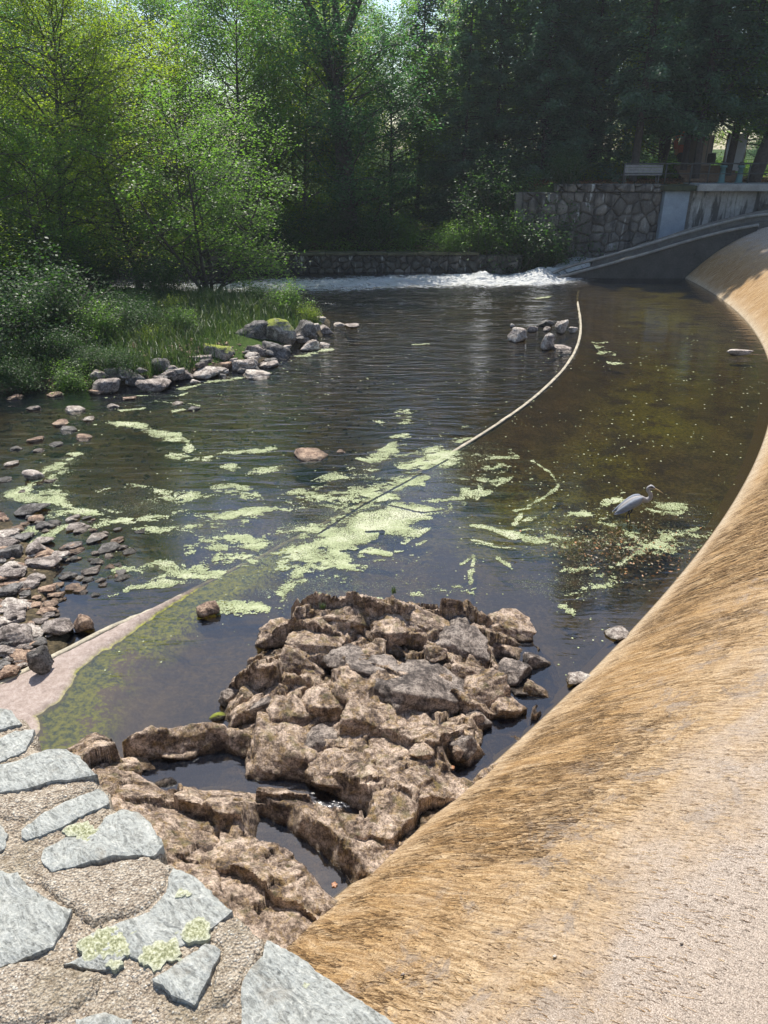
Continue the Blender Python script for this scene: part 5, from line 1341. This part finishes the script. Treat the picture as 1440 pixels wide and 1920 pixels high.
# litter on the deck side
mb = MB(); N = 5000
for a in range(1):
    x = rng.uniform(9, 27, N); yy_ = rng.uniform(50.5, 58, N); z = bed_h(x, yy_)[0]; s = rng.uniform(.03, .08, N); an = rng.uniform(0, 6.28, N)
    V = np.stack([x[:, None] + s[:, None] * np.cos(an[:, None] + np.arange(4) * 1.57), yy_[:, None] + s[:, None] * np.sin(an[:, None] + np.arange(4) * 1.57), z[:, None] + 0.02 + rng.normal(0, .012, (N, 4))], -1)
link('leaf_litter', mk_mesh('leaf_litter', V.reshape(-1, 3), [np.arange(N * 4).reshape(N, 4)], M['dead_leaf'], False, {'var': np.repeat(rng.random(N), 4)}), kind='stuff', label='brown leaf litter behind the deck', category='leaf litter')

# ---------------------------------------------------------------- thin scattering volume added to lift the dark trees, standing in for lens flare
mb = MB(); mb.box((-130, -14, -7), (130, 150, 34))
hz_m = bpy.data.materials.new('added_haze'); hz_m.use_nodes = True; nt = hz_m.node_tree; nt.nodes.clear()
ho = nt.nodes.new('ShaderNodeOutputMaterial'); pv_ = nt.nodes.new('ShaderNodeVolumePrincipled')
pv_.inputs['Color'].default_value = (0.86, 0.92, 1.0, 1); pv_.inputs['Density'].default_value = 0.0004; pv_.inputs['Anisotropy'].default_value = 0.2
nt.links.new(pv_.outputs[0], ho.inputs['Volume'])
mb.obj('added_haze', hz_m)['kind'] = 'stuff'

# ---------------------------------------------------------------- vegetation
def leaves(C, sig, n, L, mat, name, seed, tilt=0.6, flat=0.6, wfac=0.55, droop=0.0):
    """C: (m,3) cluster centres; n leaves per cluster"""
    r = np.random.default_rng(seed)
    m = len(C)
    P = np.repeat(C, n, 0) + r.normal(0, 1, (m * n, 3)) * np.array([sig, sig, sig * flat])
    cv = np.repeat(r.normal(0.5, 0.16, m), n)
    az = r.uniform(0, 2 * math.pi, m * n)
    a = np.stack([np.cos(az), np.sin(az), r.normal(-droop, 0.35, m * n)], 1); a /= np.linalg.norm(a, axis=1)[:, None]
    nn = np.stack([r.normal(0, tilt, m * n), r.normal(0, tilt, m * n), np.ones(m * n)], 1)
    b = np.cross(nn, a); b /= np.linalg.norm(b, axis=1)[:, None]
    l = L * r.uniform(0.55, 1.25, m * n)[:, None]
    V = np.stack([P - a * l * .5, P + b * l * wfac * .5 - a * l * .08, P + a * l * .5, P - b * l * wfac * .5 - a * l * .08], 1)
    return mk_mesh(name, V.reshape(-1, 3), [np.arange(m * n * 4).reshape(-1, 4)], mat, False, {'var': np.repeat(np.clip(cv + r.normal(0, .16, m * n), 0, 1), 4)})

def wig(p0, d, L, k, r, am=0.12, up=0.0):
    pts = [np.array(p0, float)]; d = np.array(d, float) / np.linalg.norm(d)
    for i in range(k):
        d = d + r.normal(0, am, 3) + np.array([0, 0, up]); d /= np.linalg.norm(d); pts.append(pts[-1] + d * L / k)
    return np.array(pts)

TREES = {}
def deciduous(key, seed, h, base, rad, nb, nleaf, L, mat, bark, tr=0.16, stems=1, lean=0.0, shape=0.6, sig=0.38, zl=0.0):
    r = np.random.default_rng(seed); mb = MB(); C = []
    for s_ in range(stems):
        d0 = np.array([r.normal(0, 0.30 if stems > 1 else lean), r.normal(0, 0.25 if stems > 1 else lean), 1.0])
        hh = h * (1 if s_ == 0 else r.uniform(0.65, 0.95))
        T = wig((r.normal(0, .12) * (stems > 1), r.normal(0, .12) * (stems > 1), -0.4), d0, hh, 16, r, 0.05, 0.03)
        rr = np.linspace(tr, tr * 0.12, 17) * (1 if stems == 1 else 0.6); rr[0] *= 1.6
        mb.tube(T, rr, 9)
        for j in range(nb // stems):
            f = base + (1 - base) * (j + r.random()) / (nb // stems)
            q = f * 16; i = min(int(q), 15); p = T[i] + (T[i + 1] - T[i]) * (q - i)
            az = j * 2.4 + r.normal(0, .5)
            prof = math.sin(min(1, (1 - f) / (1 - base) * 1.0 + 0.12) ** shape * math.pi * 0.62)
            ln = rad * (0.35 + 0.75 * prof) * r.uniform(0.7, 1.15)
            d = (math.cos(az), math.sin(az), 0.25 + 0.8 * f * r.random())
            Bp = wig(p, d, ln, 7, r, 0.16, 0.02)
            mb.tube(Bp, np.linspace(rr[i] * 0.45 + 0.012, 0.008, 8), 5, cap=False)
            for k in range(4):
                u = 2 + k + r.integers(0, 2); u = min(u, 7)
                d2 = np.array(d) + r.normal(0, 0.7, 3) * [1, 1, .5]
                Sp = wig(Bp[u], d2, ln * r.uniform(.25, .5), 4, r, 0.2)
                mb.tube(Sp, np.linspace(.014, .004, 5), 3, cap=False)
                C += list(Sp[1:] + r.normal(0, .08, (4, 3)))
            C += list(Bp[3:] + r.normal(0, .1, (5, 3)))
    C = np.array(C)
    if zl: C = C[C[:, 2] > zl]
    n = max(2, nleaf // len(C))
    TREES[key] = (mb.mesh('trunk', bark, True), leaves(C, sig, n, L, mat, 'crown', seed + 1, 0.55, 0.6))

def conifer(key, seed, h, base, rad, nb, nleaf, mat, bark, tr=0.22, L=0.29):
    r = np.random.default_rng(seed); mb = MB(); Ps, As = [], []
    T = wig((0, 0, -0.5), (r.normal(0, .02), r.normal(0, .02), 1), h, 16, r, 0.012)
    rr = np.linspace(tr, tr * .1, 17); mb.tube(T, rr, 10)
    for j in range(nb):
        f = base + (1 - base) * (j + r.random()) / nb
        q = f * 16; i = min(int(q), 15); p = T[i] + (T[i + 1] - T[i]) * (q - i)
        az = j * 2.4 + r.normal(0, .9); ln = rad * (0.25 + 0.85 * (1 - f) ** 0.7) * r.uniform(.65, 1.15)
        d = (math.cos(az), math.sin(az), r.normal(0.12, .08)); Bp = wig(p, d, ln, 7, r, .07, -.045)
        mb.tube(Bp, np.linspace(.035, .008, 8), 4, cap=False)
        m = max(6, int(nleaf / nb * ln / (rad * .7)))
        u = r.beta(1.6, 1.0, m) * 6.99; ui = u.astype(int); uf = (u - ui)[:, None]
        c = Bp[ui] * (1 - uf) + Bp[ui + 1] * uf
        side = np.array([-d[1], d[0], 0]); fw = np.array([d[0], d[1], 0])
        sp = r.normal(0, 1, m) * (0.16 + 0.42 * ln / rad) * (1.1 - u / 9)
        Pq = c + side * sp[:, None] + np.stack([r.normal(0, .06, m), r.normal(0, .06, m), r.normal(-.10, .20, m) - np.abs(sp) * .25], 1)
        aa = fw[None] * r.uniform(.3, 1, (m, 1)) + side[None] * np.sign(sp)[:, None] * r.uniform(.3, 1.1, (m, 1)) + np.stack([r.normal(0, .25, m), r.normal(0, .25, m), r.normal(-.35, .25, m)], 1)
        Ps.append(Pq); As.append(aa / np.linalg.norm(aa, axis=1)[:, None])
    P = np.concatenate(Ps); a = np.concatenate(As); n = len(P)
    nn = np.stack([r.normal(0, .6, n), r.normal(0, .6, n), np.ones(n)], 1); b = np.cross(nn, a); b /= np.linalg.norm(b, axis=1)[:, None]
    l = L * r.uniform(.5, 1.2, n)[:, None]
    V = np.stack([P - a * l * .5, P + b * l * .24, P + a * l * .5, P - b * l * .24], 1)
    cr = mk_mesh('crown', V.reshape(-1, 3), [np.arange(n * 4).reshape(-1, 4)], mat, False, {'var': np.repeat(np.clip(r.normal(.5, .25, n), 0, 1), 4)})
    TREES[key] = (mb.mesh('trunk', bark, True), cr)

def bush(key, seed, rad, h, nleaf, L, mat, nst=40):
    r = np.random.default_rng(seed); mb = MB(); C = []
    for j in range(nst):
        d = (r.normal(0, .7), r.normal(0, .7), 1.0); B_ = wig((r.normal(0, rad * .25), r.normal(0, rad * .25), -.1), d, h * r.uniform(.6, 1.15), 6, r, .15)
        mb.tube(B_, np.linspace(.016, .004, 7), 3, cap=False); C += list(B_[1:])
    C = np.array(C); C[:, :2] *= rad / max(.1, np.abs(C[:, :2]).max()) * 1.15
    TREES[key] = (mb.mesh('stems', M['bark_grey'], True), leaves(C, rad * .16, max(2, nleaf // len(C)), L, mat, 'foliage', seed + 1, .6, .8))

deciduous('lime1', 1, 13, .04, 4.6, 56, 34000, .18, M['leaf_lime'], M['bark_grey'], .15, sig=.42)
deciduous('lime2', 2, 16, .10, 5.2, 60, 36000, .19, M['leaf_lime'], M['bark_dark'], .17, sig=.45)
deciduous('mid1', 3, 15, .05, 4.6, 60, 38000, .19, M['leaf_mid'], M['bark_dark'], .18, sig=.45)
deciduous('mid2', 4, 20, .15, 5.2, 60, 30000, .22, M['leaf_mid'], M['bark_dark'], .26, sig=.5)
deciduous('alder', 5, 9.6, .08, 3.5, 75, 32000, .14, M['leaf_mid'], M['bark_dark'], .16, stems=5, sig=.30)
deciduous('shore', 6, 14.5, .08, 4.8, 66, 40000, .135, M['leaf_lime'], M['bark_dark'], .15, sig=.34)
deciduous('dark1', 7, 16, .04, 4.6, 66, 44000, .20, M['leaf_dark'], M['bark_dark'], .2, sig=.5)
conifer('hem1', 8, 21, .05, 4.4, 190, 40000, M['needle'], M['bark_dark'])
conifer('hem2', 9, 25, .16, 4.8, 180, 38000, M['needle'], M['bark_dark'], .28)
conifer('hem3', 10, 17, .02, 4.2, 170, 38000, M['needle'], M['bark_dark'], .18)
bush('bush1', 11, 1.3, 1.9, 6000, .11, M['leaf_mid'])
bush('bush2', 12, 1.4, 1.3, 9000, .085, M['leaf_shrub'])
bush('bush3', 13, 1.1, 1.2, 5000, .08, M['leaf_lime'])
bush('bush4', 14, 1.7, 2.6, 9000, .12, M['leaf_shrub'])

def tree(key, x, y, label, s=1.0, rz=None, group=None, z=None, cat='tree', name='tree'):
    if z is None: z = float(bed_h(np.array([x]), np.array([y]))[0][0])
    rz = random.uniform(0, 6.28) if rz is None else rz
    t_ = thing(name, label, cat, (x, y, z), rz, group)
    t_.scale = (s, s, s * random.uniform(.95, 1.08))
    a, b = TREES[key]
    link(a.name.split('.')[0], a, t_); c = link(b.name.split('.')[0], b, t_)
    return t_

def PX(px, y, py=400):
    return XY(px, py, y)[0]
# trees one can single out
tree('alder', PX(395, 37.5, 560), 37.6, 'many-stemmed small tree at the water end of the wooded point', 1.0, 0.4, z=.55)
tree('shore', PX(128, 37.5, 500), 37.0, 'slender tall dark-trunked tree on the wooded shore at left', 1.0, 1.0, z=.6)
tree('shore', PX(250, 38.5, 500), 39.0, 'thin tree between the slender trunk and the many-stemmed one', .8, 3.1, z=.6)
tree('alder', PX(70, 35, 500), 35.5, 'leafy low tree over the left bushes of the shore', .8, 5.0, z=.6)
tree('shore', PX(-60, 33, 500), 33.0, 'tree at the left edge whose bare limbs reach into the picture', .95, 2.5, z=.6)
tree('alder', PX(10, 38, 500), 39.0, 'bushy many-stemmed tree behind the slender one at left', 0.85, 4.0, z=.6)
bt = tree('dark1', PX(655, 53, 440), 53, 'massive dark ivy-clad trunk rising behind the low wall', 1.0, 0.0)
# its own massive trunk with ivy
mb = MB(); r_ = np.random.default_rng(77)
T = wig((0, 0, -.5), (-.01, 0, 1), 9.5, 10, r_, .02); mb.tube(T, np.linspace(.62, .50, 11), 14)
for d, L_ in (((-.5, 0, 1), 9), ((.35, .1, 1), 10), ((.1, .3, 1), 9)):
    Bp = wig(T[-1] - [0, 0, .4], d, L_, 9, r_, .10, .02); mb.tube(Bp, np.linspace(.36, .10, 10), 9)
link('main_trunk', mb.mesh('main_trunk', M['bark_dark'], True), bt)
C = np.concatenate([T[k] + np.stack([.62 * np.cos(r_.uniform(0, 6.28, 26)), .62 * np.sin(r_.uniform(0, 6.28, 26)), r_.uniform(-.5, .5, 26)], 1) for k in range(1, 11)])
link('ivy', leaves(C, .16, 22, .16, M['leaf_dark'], 'ivy', 78, 1.0, 1.2), bt)

for a in (('hem2', 918, 58, 'straight hemlock trunk just right of the ivy-clad one, bare low down', .68),
          ('hem1', 858, 57, 'thin hemlock with a dark lower stem behind the river bushes', .80),
          ('hem3', 1010, 56, 'dense drooping hemlock standing left of the granite wall top', .92),
          ('hem1', 1095, 56, 'broad dark hemlock overhanging the left end of the granite wall', .80),
          ('hem2', 1178, 53.5, 'thick dark trunk directly behind the bench', 1.0),
          ('hem2', 1293, 53, 'brown trunk nearest the orange machine', .95),
          ('hem2', 1268, 57, 'dark trunk just behind the brown one beside the orange machine', .9),
          ('hem2', 1349, 55, 'dark trunk between the cabinet and the pale board', 1.0),
          ('hem1', 780, 59, 'bluish drooping conifer left of the bare hemlock trunk', .82)):
    tree(a[0], PX(a[1], a[2]), a[2], a[3], a[4])
for a in (('lime1', 845, 68, 'sunlit broadleaf tree glimpsed right of the bare hemlock trunk', 1.0), ('lime1', 1130, 63, 'sunlit broadleaf tree in the gap left of the bench trunk', .95), ('mid1', 735, 58, 'mid-green broadleaf tree standing right of the ivy-clad trunk', .85), ('lime2', 1225, 66, 'sunlit tree in the gap right of the bench', .9), ('mid1', 1020, 61, 'broadleaf tree mixed among the dense hemlocks', 1.0)):
    tree(a[0], PX(a[1], a[2]), a[2], a[3], a[4])
# leaning tree at the right edge
lt = thing('tree', 'thick leaning trunk at the right edge with one long limb reaching left', 'tree', (PX(1412, 52, 330), 52, 5.0))
mb = MB(); T = wig((0, 0, -.4), (.16, 0, 1), 14, 12, r_, .03); mb.tube(T, np.linspace(.46, .22, 13), 14)
Cs = []
Bp = smooth_path([T[4] * 0 + np.array([.35, 0, 2.6]), (-1.2, .2, 3.9), (-2.6, 0, 4.2), (-3.6, -.2, 3.6), (-4.3, -.2, 3.1)]); 
Bq = smooth_path([np.array(T[7]), (-.5, 0, 7.4), (-1.6, 0, 6.2), (-2.7, -.2, 5.2), (-3.2, -.2, 4.3)]); mb.tube(Bq, np.linspace(.20, .09, len(Bq)), 9)
for k in range(34):
    p = T[3 + k % 10]; d = (math.cos(k * 2.4), math.sin(k * 2.4), .3); B_ = wig(p, d, r_.uniform(2, 4.2), 7, r_, .14); mb.tube(B_, np.linspace(.05, .01, 8), 5, cap=False); Cs += list(B_[2:])
Cs += list(Bq[8:] + r_.normal(0, .5, (len(Bq[8:]), 3)))
link('trunk', mb.mesh('trunk', M['bark_dark'], True), lt)
link('crown', leaves(np.array(Cs), .5, 80, .19, M['leaf_mid'], 'crown', 79, .6, .6), lt)

# the wood behind
gF = 'trees of the wood beyond the river'
r_ = np.random.default_rng(12)
spots = []
ORD = ['leftmost', 'second', 'third', 'fourth', 'fifth', 'sixth', 'seventh', 'eighth']
def row(y, x0, x1, dx, kinds, smin, smax, label, grp):
    x = x0; c_ = 0
    while x < x1:
        yy_ = y + r_.uniform(-2, 2)
        if (80 < y < 100 and (-23 < x < -8 or -3 < x < 10)) or (60 < y < 80 and -2 < x < 5): x += dx; continue
        tree(kinds[r_.integers(len(kinds))], x + r_.uniform(-.3, .3) * dx, yy_, (label if '%s' not in label else label % (ORD[min(c_, 7)] + (' from the left' if c_ else ''))), r_.uniform(smin, smax), group=grp); c_ += 1
        x += dx * r_.uniform(.8, 1.2)
row(54, -26, -3, 4.0, ['lime1', 'lime1', 'mid1', 'dark1'], .7, .95, 'light green tree, %s in the row behind the far wall', 'broadleaf trees along the far bank')
row(60, -32, 0, 5.5, ['lime2', 'lime1', 'mid1'], .85, 1.05, 'sunlit tree, %s in the second row of the wood', 'sunlit trees behind the bank')
row(70, -38, 4, 6.5, ['lime2', 'mid2', 'mid1'], .95, 1.2, 'tall broadleaf tree deep in the wood at left', 'tall trees deep in the wood')
row(82, -52, 0, 7.5, ['mid2', 'lime2', 'mid2'], 1.0, 1.25, 'tall broadleaf tree deep in the wood at left', 'tall trees deep in the wood')
row(64, -1, 17, 4.6, ['hem3', 'mid1', 'dark1', 'mid1'], .95, 1.1, 'dark tree in the second row behind the river bushes', 'dark trees of the second row')
row(66, 18, 38, 7.5, ['hem2', 'mid2', 'mid2'], .95, 1.15, 'dark tree behind the deck area', 'dark trees behind the deck')
row(74, 6, 44, 6.5, ['hem1', 'mid2', 'mid2'], .95, 1.1, 'dark conifer deep in the wood at right', 'conifers deep in the wood')
row(118, -95, 95, 7.5, ['mid1', 'lime1', 'dark1'], .62, .78, 'low distant tree closing the back of the wood', 'distant trees behind the wood')
row(94, -60, 64, 8.0, ['lime2', 'mid2', 'mid1'], .9, 1.15, 'farthest tree at the back of the wood', 'farthest trees of the wood')
row(53, 26, 40, 5, ['hem2', 'mid2'], 1, 1.1, 'dark tree beyond the right edge of the deck', 'dark trees beyond the deck')
# bushes
def bush_at(key, px, py, base_y, label, s=1.0, group=None, z=None, name='bush'):
    return tree(key, PX(px, base_y, py), base_y, label, s, None, group, z, 'bush', name)
gb = 'bushes along the far bank wall'
for k, (px, y, key, s, lb) in enumerate(((560, 49.6, 'bush2', .9, 'low bush left of the ivy-clad trunk on the wall'), (700, 50, 'bush4', .9, 'dark bush right of the ivy-clad trunk'), (760, 51, 'bush1', 1.0, 'pale-leaved bush behind the low wall, between the trunks'),
        (850, 49.0, 'bush1', 1.0, 'bright leafy bush spilling over the end of the low wall'), (905, 49.2, 'bush1', 1.3, 'tall leafy bush hiding the end of the low wall'), (960, 49.4, 'bush1', 1.35, 'highest leafy bush by the left end of the granite wall'),
        (1010, 49.3, 'bush4', 1.0, 'dark bush against the left end of the granite wall'), (1050, 50.4, 'bush4', .8, 'dark bush on the left top corner of the granite wall'), (1000, 49.0, 'bush4', 1.7, 'tall dark shrub covering the left third of the granite wall'), (1035, 49.1, 'bush1', 1.1, 'leafy shrub in front of the granite wall near the rapids'), (930, 51.5, 'bush4', 1.5, 'dark shrub mass under the hemlock behind the bright bushes'),
        (620, 51, 'bush4', 1.1, 'dark shrub just behind the ivy-clad trunk'), (500, 49.6, 'bush4', .9, 'dark shrub on the far wall seen left of the low bush'))):
    bush_at(key, px, 440, y, lb, s, gb)
for px, y in ((1100, 55), (1130, 57), (1215, 58), (1250, 60), (1075, 56), (1160, 60)):
    bush_at('bush3', px, 330, y, 'yellow-green sapling bush in the sunny gap behind the granite wall', 1.1, 'sapling bushes behind the granite wall')
for k, px in enumerate(range(-260, 480, 62)):
    bush_at(['bush4', 'bush1', 'bush2'][k % 3], px, 460, 50 + (k % 2) * 1.3, 'understorey bush on the far bank behind the wooded point', 1.25, 'understorey bushes on the far bank')
gi = 'bushes on the wooded point'
for (px, py, s, key, lb) in ((60, 640, 1.0, 'bush2', 'broad dark bush at the left of the wooded shore'), (-20, 655, 1.0, 'bush2', 'dark bush cut by the left edge on the wooded shore'), (140, 640, 1.0, 'bush2', 'rounded grey-green bush in front of the slender trunk'), (195, 655, .75, 'bush1', 'leafy bush overhanging the rounded grey boulder'),
                             (30, 590, 1.2, 'bush4', 'tall dark bush behind the broad one at left'), (245, 610, .8, 'bush2', 'low bush in the middle of the wooded shore'), (540, 592, .75, 'bush1', 'leafy bush over the moss-capped boulder'), (575, 600, .6, 'bush3', 'small bright bush at the tip of the point'),
                             (15, 690, .8, 'bush2', 'dark bush leaning over the black shaded boulder at left'), (110, 680, .85, 'bush2', 'dark dense bush above the black boulder in deep shade'), (85, 655, 1.2, 'bush4', 'tallest dark bush at the front of the wooded shore'),
                             (165, 690, .6, 'bush2', 'small dark bush right above the rounded grey boulder'), (-60, 690, 1.1, 'bush4', 'dark bush beyond the left edge by the water'), (225, 620, 1.0, 'bush2', 'round dark bush between the slender trunk and the many-stemmed tree'), (285, 655, .5, 'bush3', 'small grassy bush above the flat-topped boulder'),
                             (270, 640, .9, 'bush2', 'broad grey-green bush in the middle of the grassy shore'), (345, 640, .55, 'bush1', 'leafy plant clump behind the long flat slab'), (40, 705, .7, 'bush2', 'bush hanging over the water at the left of the shore'), (130, 705, .6, 'bush1', 'bright-leaved bush hanging over the water'), (230, 690, .6, 'bush2', 'bush drooping between the two shoreline boulders'), (0, 560, 1.3, 'bush4', 'tall dark bush far back at the left edge'), (180, 570, 1.1, 'bush4', 'tall dark bush behind the slender trunk near the river'), (400, 590, .55, 'bush2', 'low bush round the foot of the many-stemmed tree'), (300, 575, .8, 'bush4', 'dark bush on the river side of the point'),
                             (490, 585, .7, 'bush2', 'bush between the many-stemmed tree and the tip of the point'), (330, 600, .6, 'bush3', 'thin bush left of the many-stemmed tree'), (100, 600, .95, 'bush1', 'bush right behind the slender trunk')):
    x, y = G(px, py, .4); tree(key, x, y, lb, s, None, gi, None, 'bush', 'bush')
# long grass on the point
def grass(name, spots, n, hgt, seed, label):
    r = np.random.default_rng(seed); V = []; va = []
    P = []
    for (px, py, rx_, ry_) in spots:
        g = G(px, py, .4); m = int(n * rx_ * ry_)
        P.append(np.stack([g[0] + r.normal(0, rx_, m), g[1] + r.normal(0, ry_, m)], 1))
    P = np.concatenate(P); z = bed_h(P[:, 0], P[:, 1])[0]
    k = z > 0.02; P = P[k]; z = z[k]; m = len(P)
    az = r.uniform(0, 6.28, m); L = hgt * r.uniform(.4, 1.2, m); bend = r.uniform(.2, .9, m); w = r.uniform(.006, .014, m)
    d = np.stack([np.cos(az), np.sin(az)], 1); s = np.stack([-d[:, 1], d[:, 0]], 1)
    out = []
    for q, ww_ in ((0, 1), (.5, .8), (.85, .45), (1.0, .05)):
        c = P + d * (bend * L * q ** 2 * .8)[:, None]; zz = z + L * (q - .45 * bend * q ** 3)
        for sg in (-1, 1): out.append(np.c_[c + s * (w * ww_ * sg)[:, None], zz])
    V = np.stack(out, 1)
    i = np.arange(m)[:, None] * 8
    F = np.concatenate([np.concatenate([i + 2 * j, i + 2 * j + 1, i + 2 * j + 3, i + 2 * j + 2], 1) for j in range(3)])
    return link(name, mk_mesh(name, V.reshape(-1, 3), [F], M['grass'], False, {'var': np.repeat(r.random(m), 8)}), kind='stuff', label=label, category='grass')
GR_N = 1300
grass('long_grass', [(400, 640, .7, .5), (440, 620, .8, .5), (500, 605, .8, .5), (380, 660, .5, .4), (340, 680, .5, .3), (300, 700, .5, .2), (200, 700, .8, .2), (60, 700, 1.2, .3), (540, 615, .5, .4), (300, 660, .9, .8), (340, 640, .8, .8), (260, 680, .7, .5), (230, 640, 1.0, .9), (380, 615, .9, .9), (440, 600, .9, .8), (500, 590, .8, .7), (150, 660, 1.2, .7), (30, 660, 1.4, .7), (280, 690, .5, .3), (330, 680, .4, .3), (560, 597, .5, .5), (420, 580, 1.5, 1), (180, 590, 2.5, 1.6), (330, 590, 2, 1.4)], 900, .7, 31, 'long arching grass between the bushes on the wooded point')
grass('bank_grass', [(480, 470, 3, .4), (620, 470, 3, .5), (760, 470, 2.5, .5)], 900, .5, 32, 'low grass on top of the far bank wall')
# ground cover of the wood
N = 9000
cx = np.concatenate([rng.uniform(-40, 6, N), rng.uniform(6, 10, N // 10), rng.uniform(6, 40, 5000)]); cy = 49 + rng.random(len(cx)) ** 1.4 * 40
cy[-5000:] = 58 + rng.random(5000) * 40
cz = bed_h(cx, cy)[0] + rng.uniform(0, 1.1, len(cx)) * (fbm(cx * .4, cy * .4, 3, 970) + .6)
link('undergrowth', leaves(np.stack([cx, cy, cz], 1), .30, 9, .17, M['leaf_mid'], 'undergrowth', 971, .7, .6), kind='stuff', label='leafy undergrowth covering the floor of the wood', category='undergrowth')
# green tufts on the outcrop
def tuft(px, py, z, n, L, label):
    r = np.random.default_rng(int(px)); g = G(px, py, z); mb = MB()
    for k in range(n):
        a = r.uniform(0, 6.28); d = r.uniform(.2, .7)
        p = np.array([g[0] + r.normal(0, .02), g[1] + r.normal(0, .02), z])
        l = L * r.uniform(.6, 1.2); w = .004
        q = [p, p + [math.cos(a) * l * d * .4, math.sin(a) * l * d * .4, l * .6], p + [math.cos(a) * l * d, math.sin(a) * l * d, l * .8]]
        s = np.array([-math.sin(a), math.cos(a), 0]) * w
        mb.add([q[0] - s, q[0] + s, q[1] + s, q[1] - s, q[2]], [[0, 1, 2, 3]], r.random()); mb.F.setdefault(3, []).append(np.array([[3, 2, 4]]) + mb.n - 5)
    o = mb.obj('grass_tuft', M['grass']); o['label'] = label; o['category'] = 'grass tuft'
tuft(738, 1112, .5, 40, .12, 'tiny bright green tuft on the far crest of the outcrop')
tuft(605, 1140, .5, 50, .09, 'yellow-green tuft at the upper left of the outcrop')
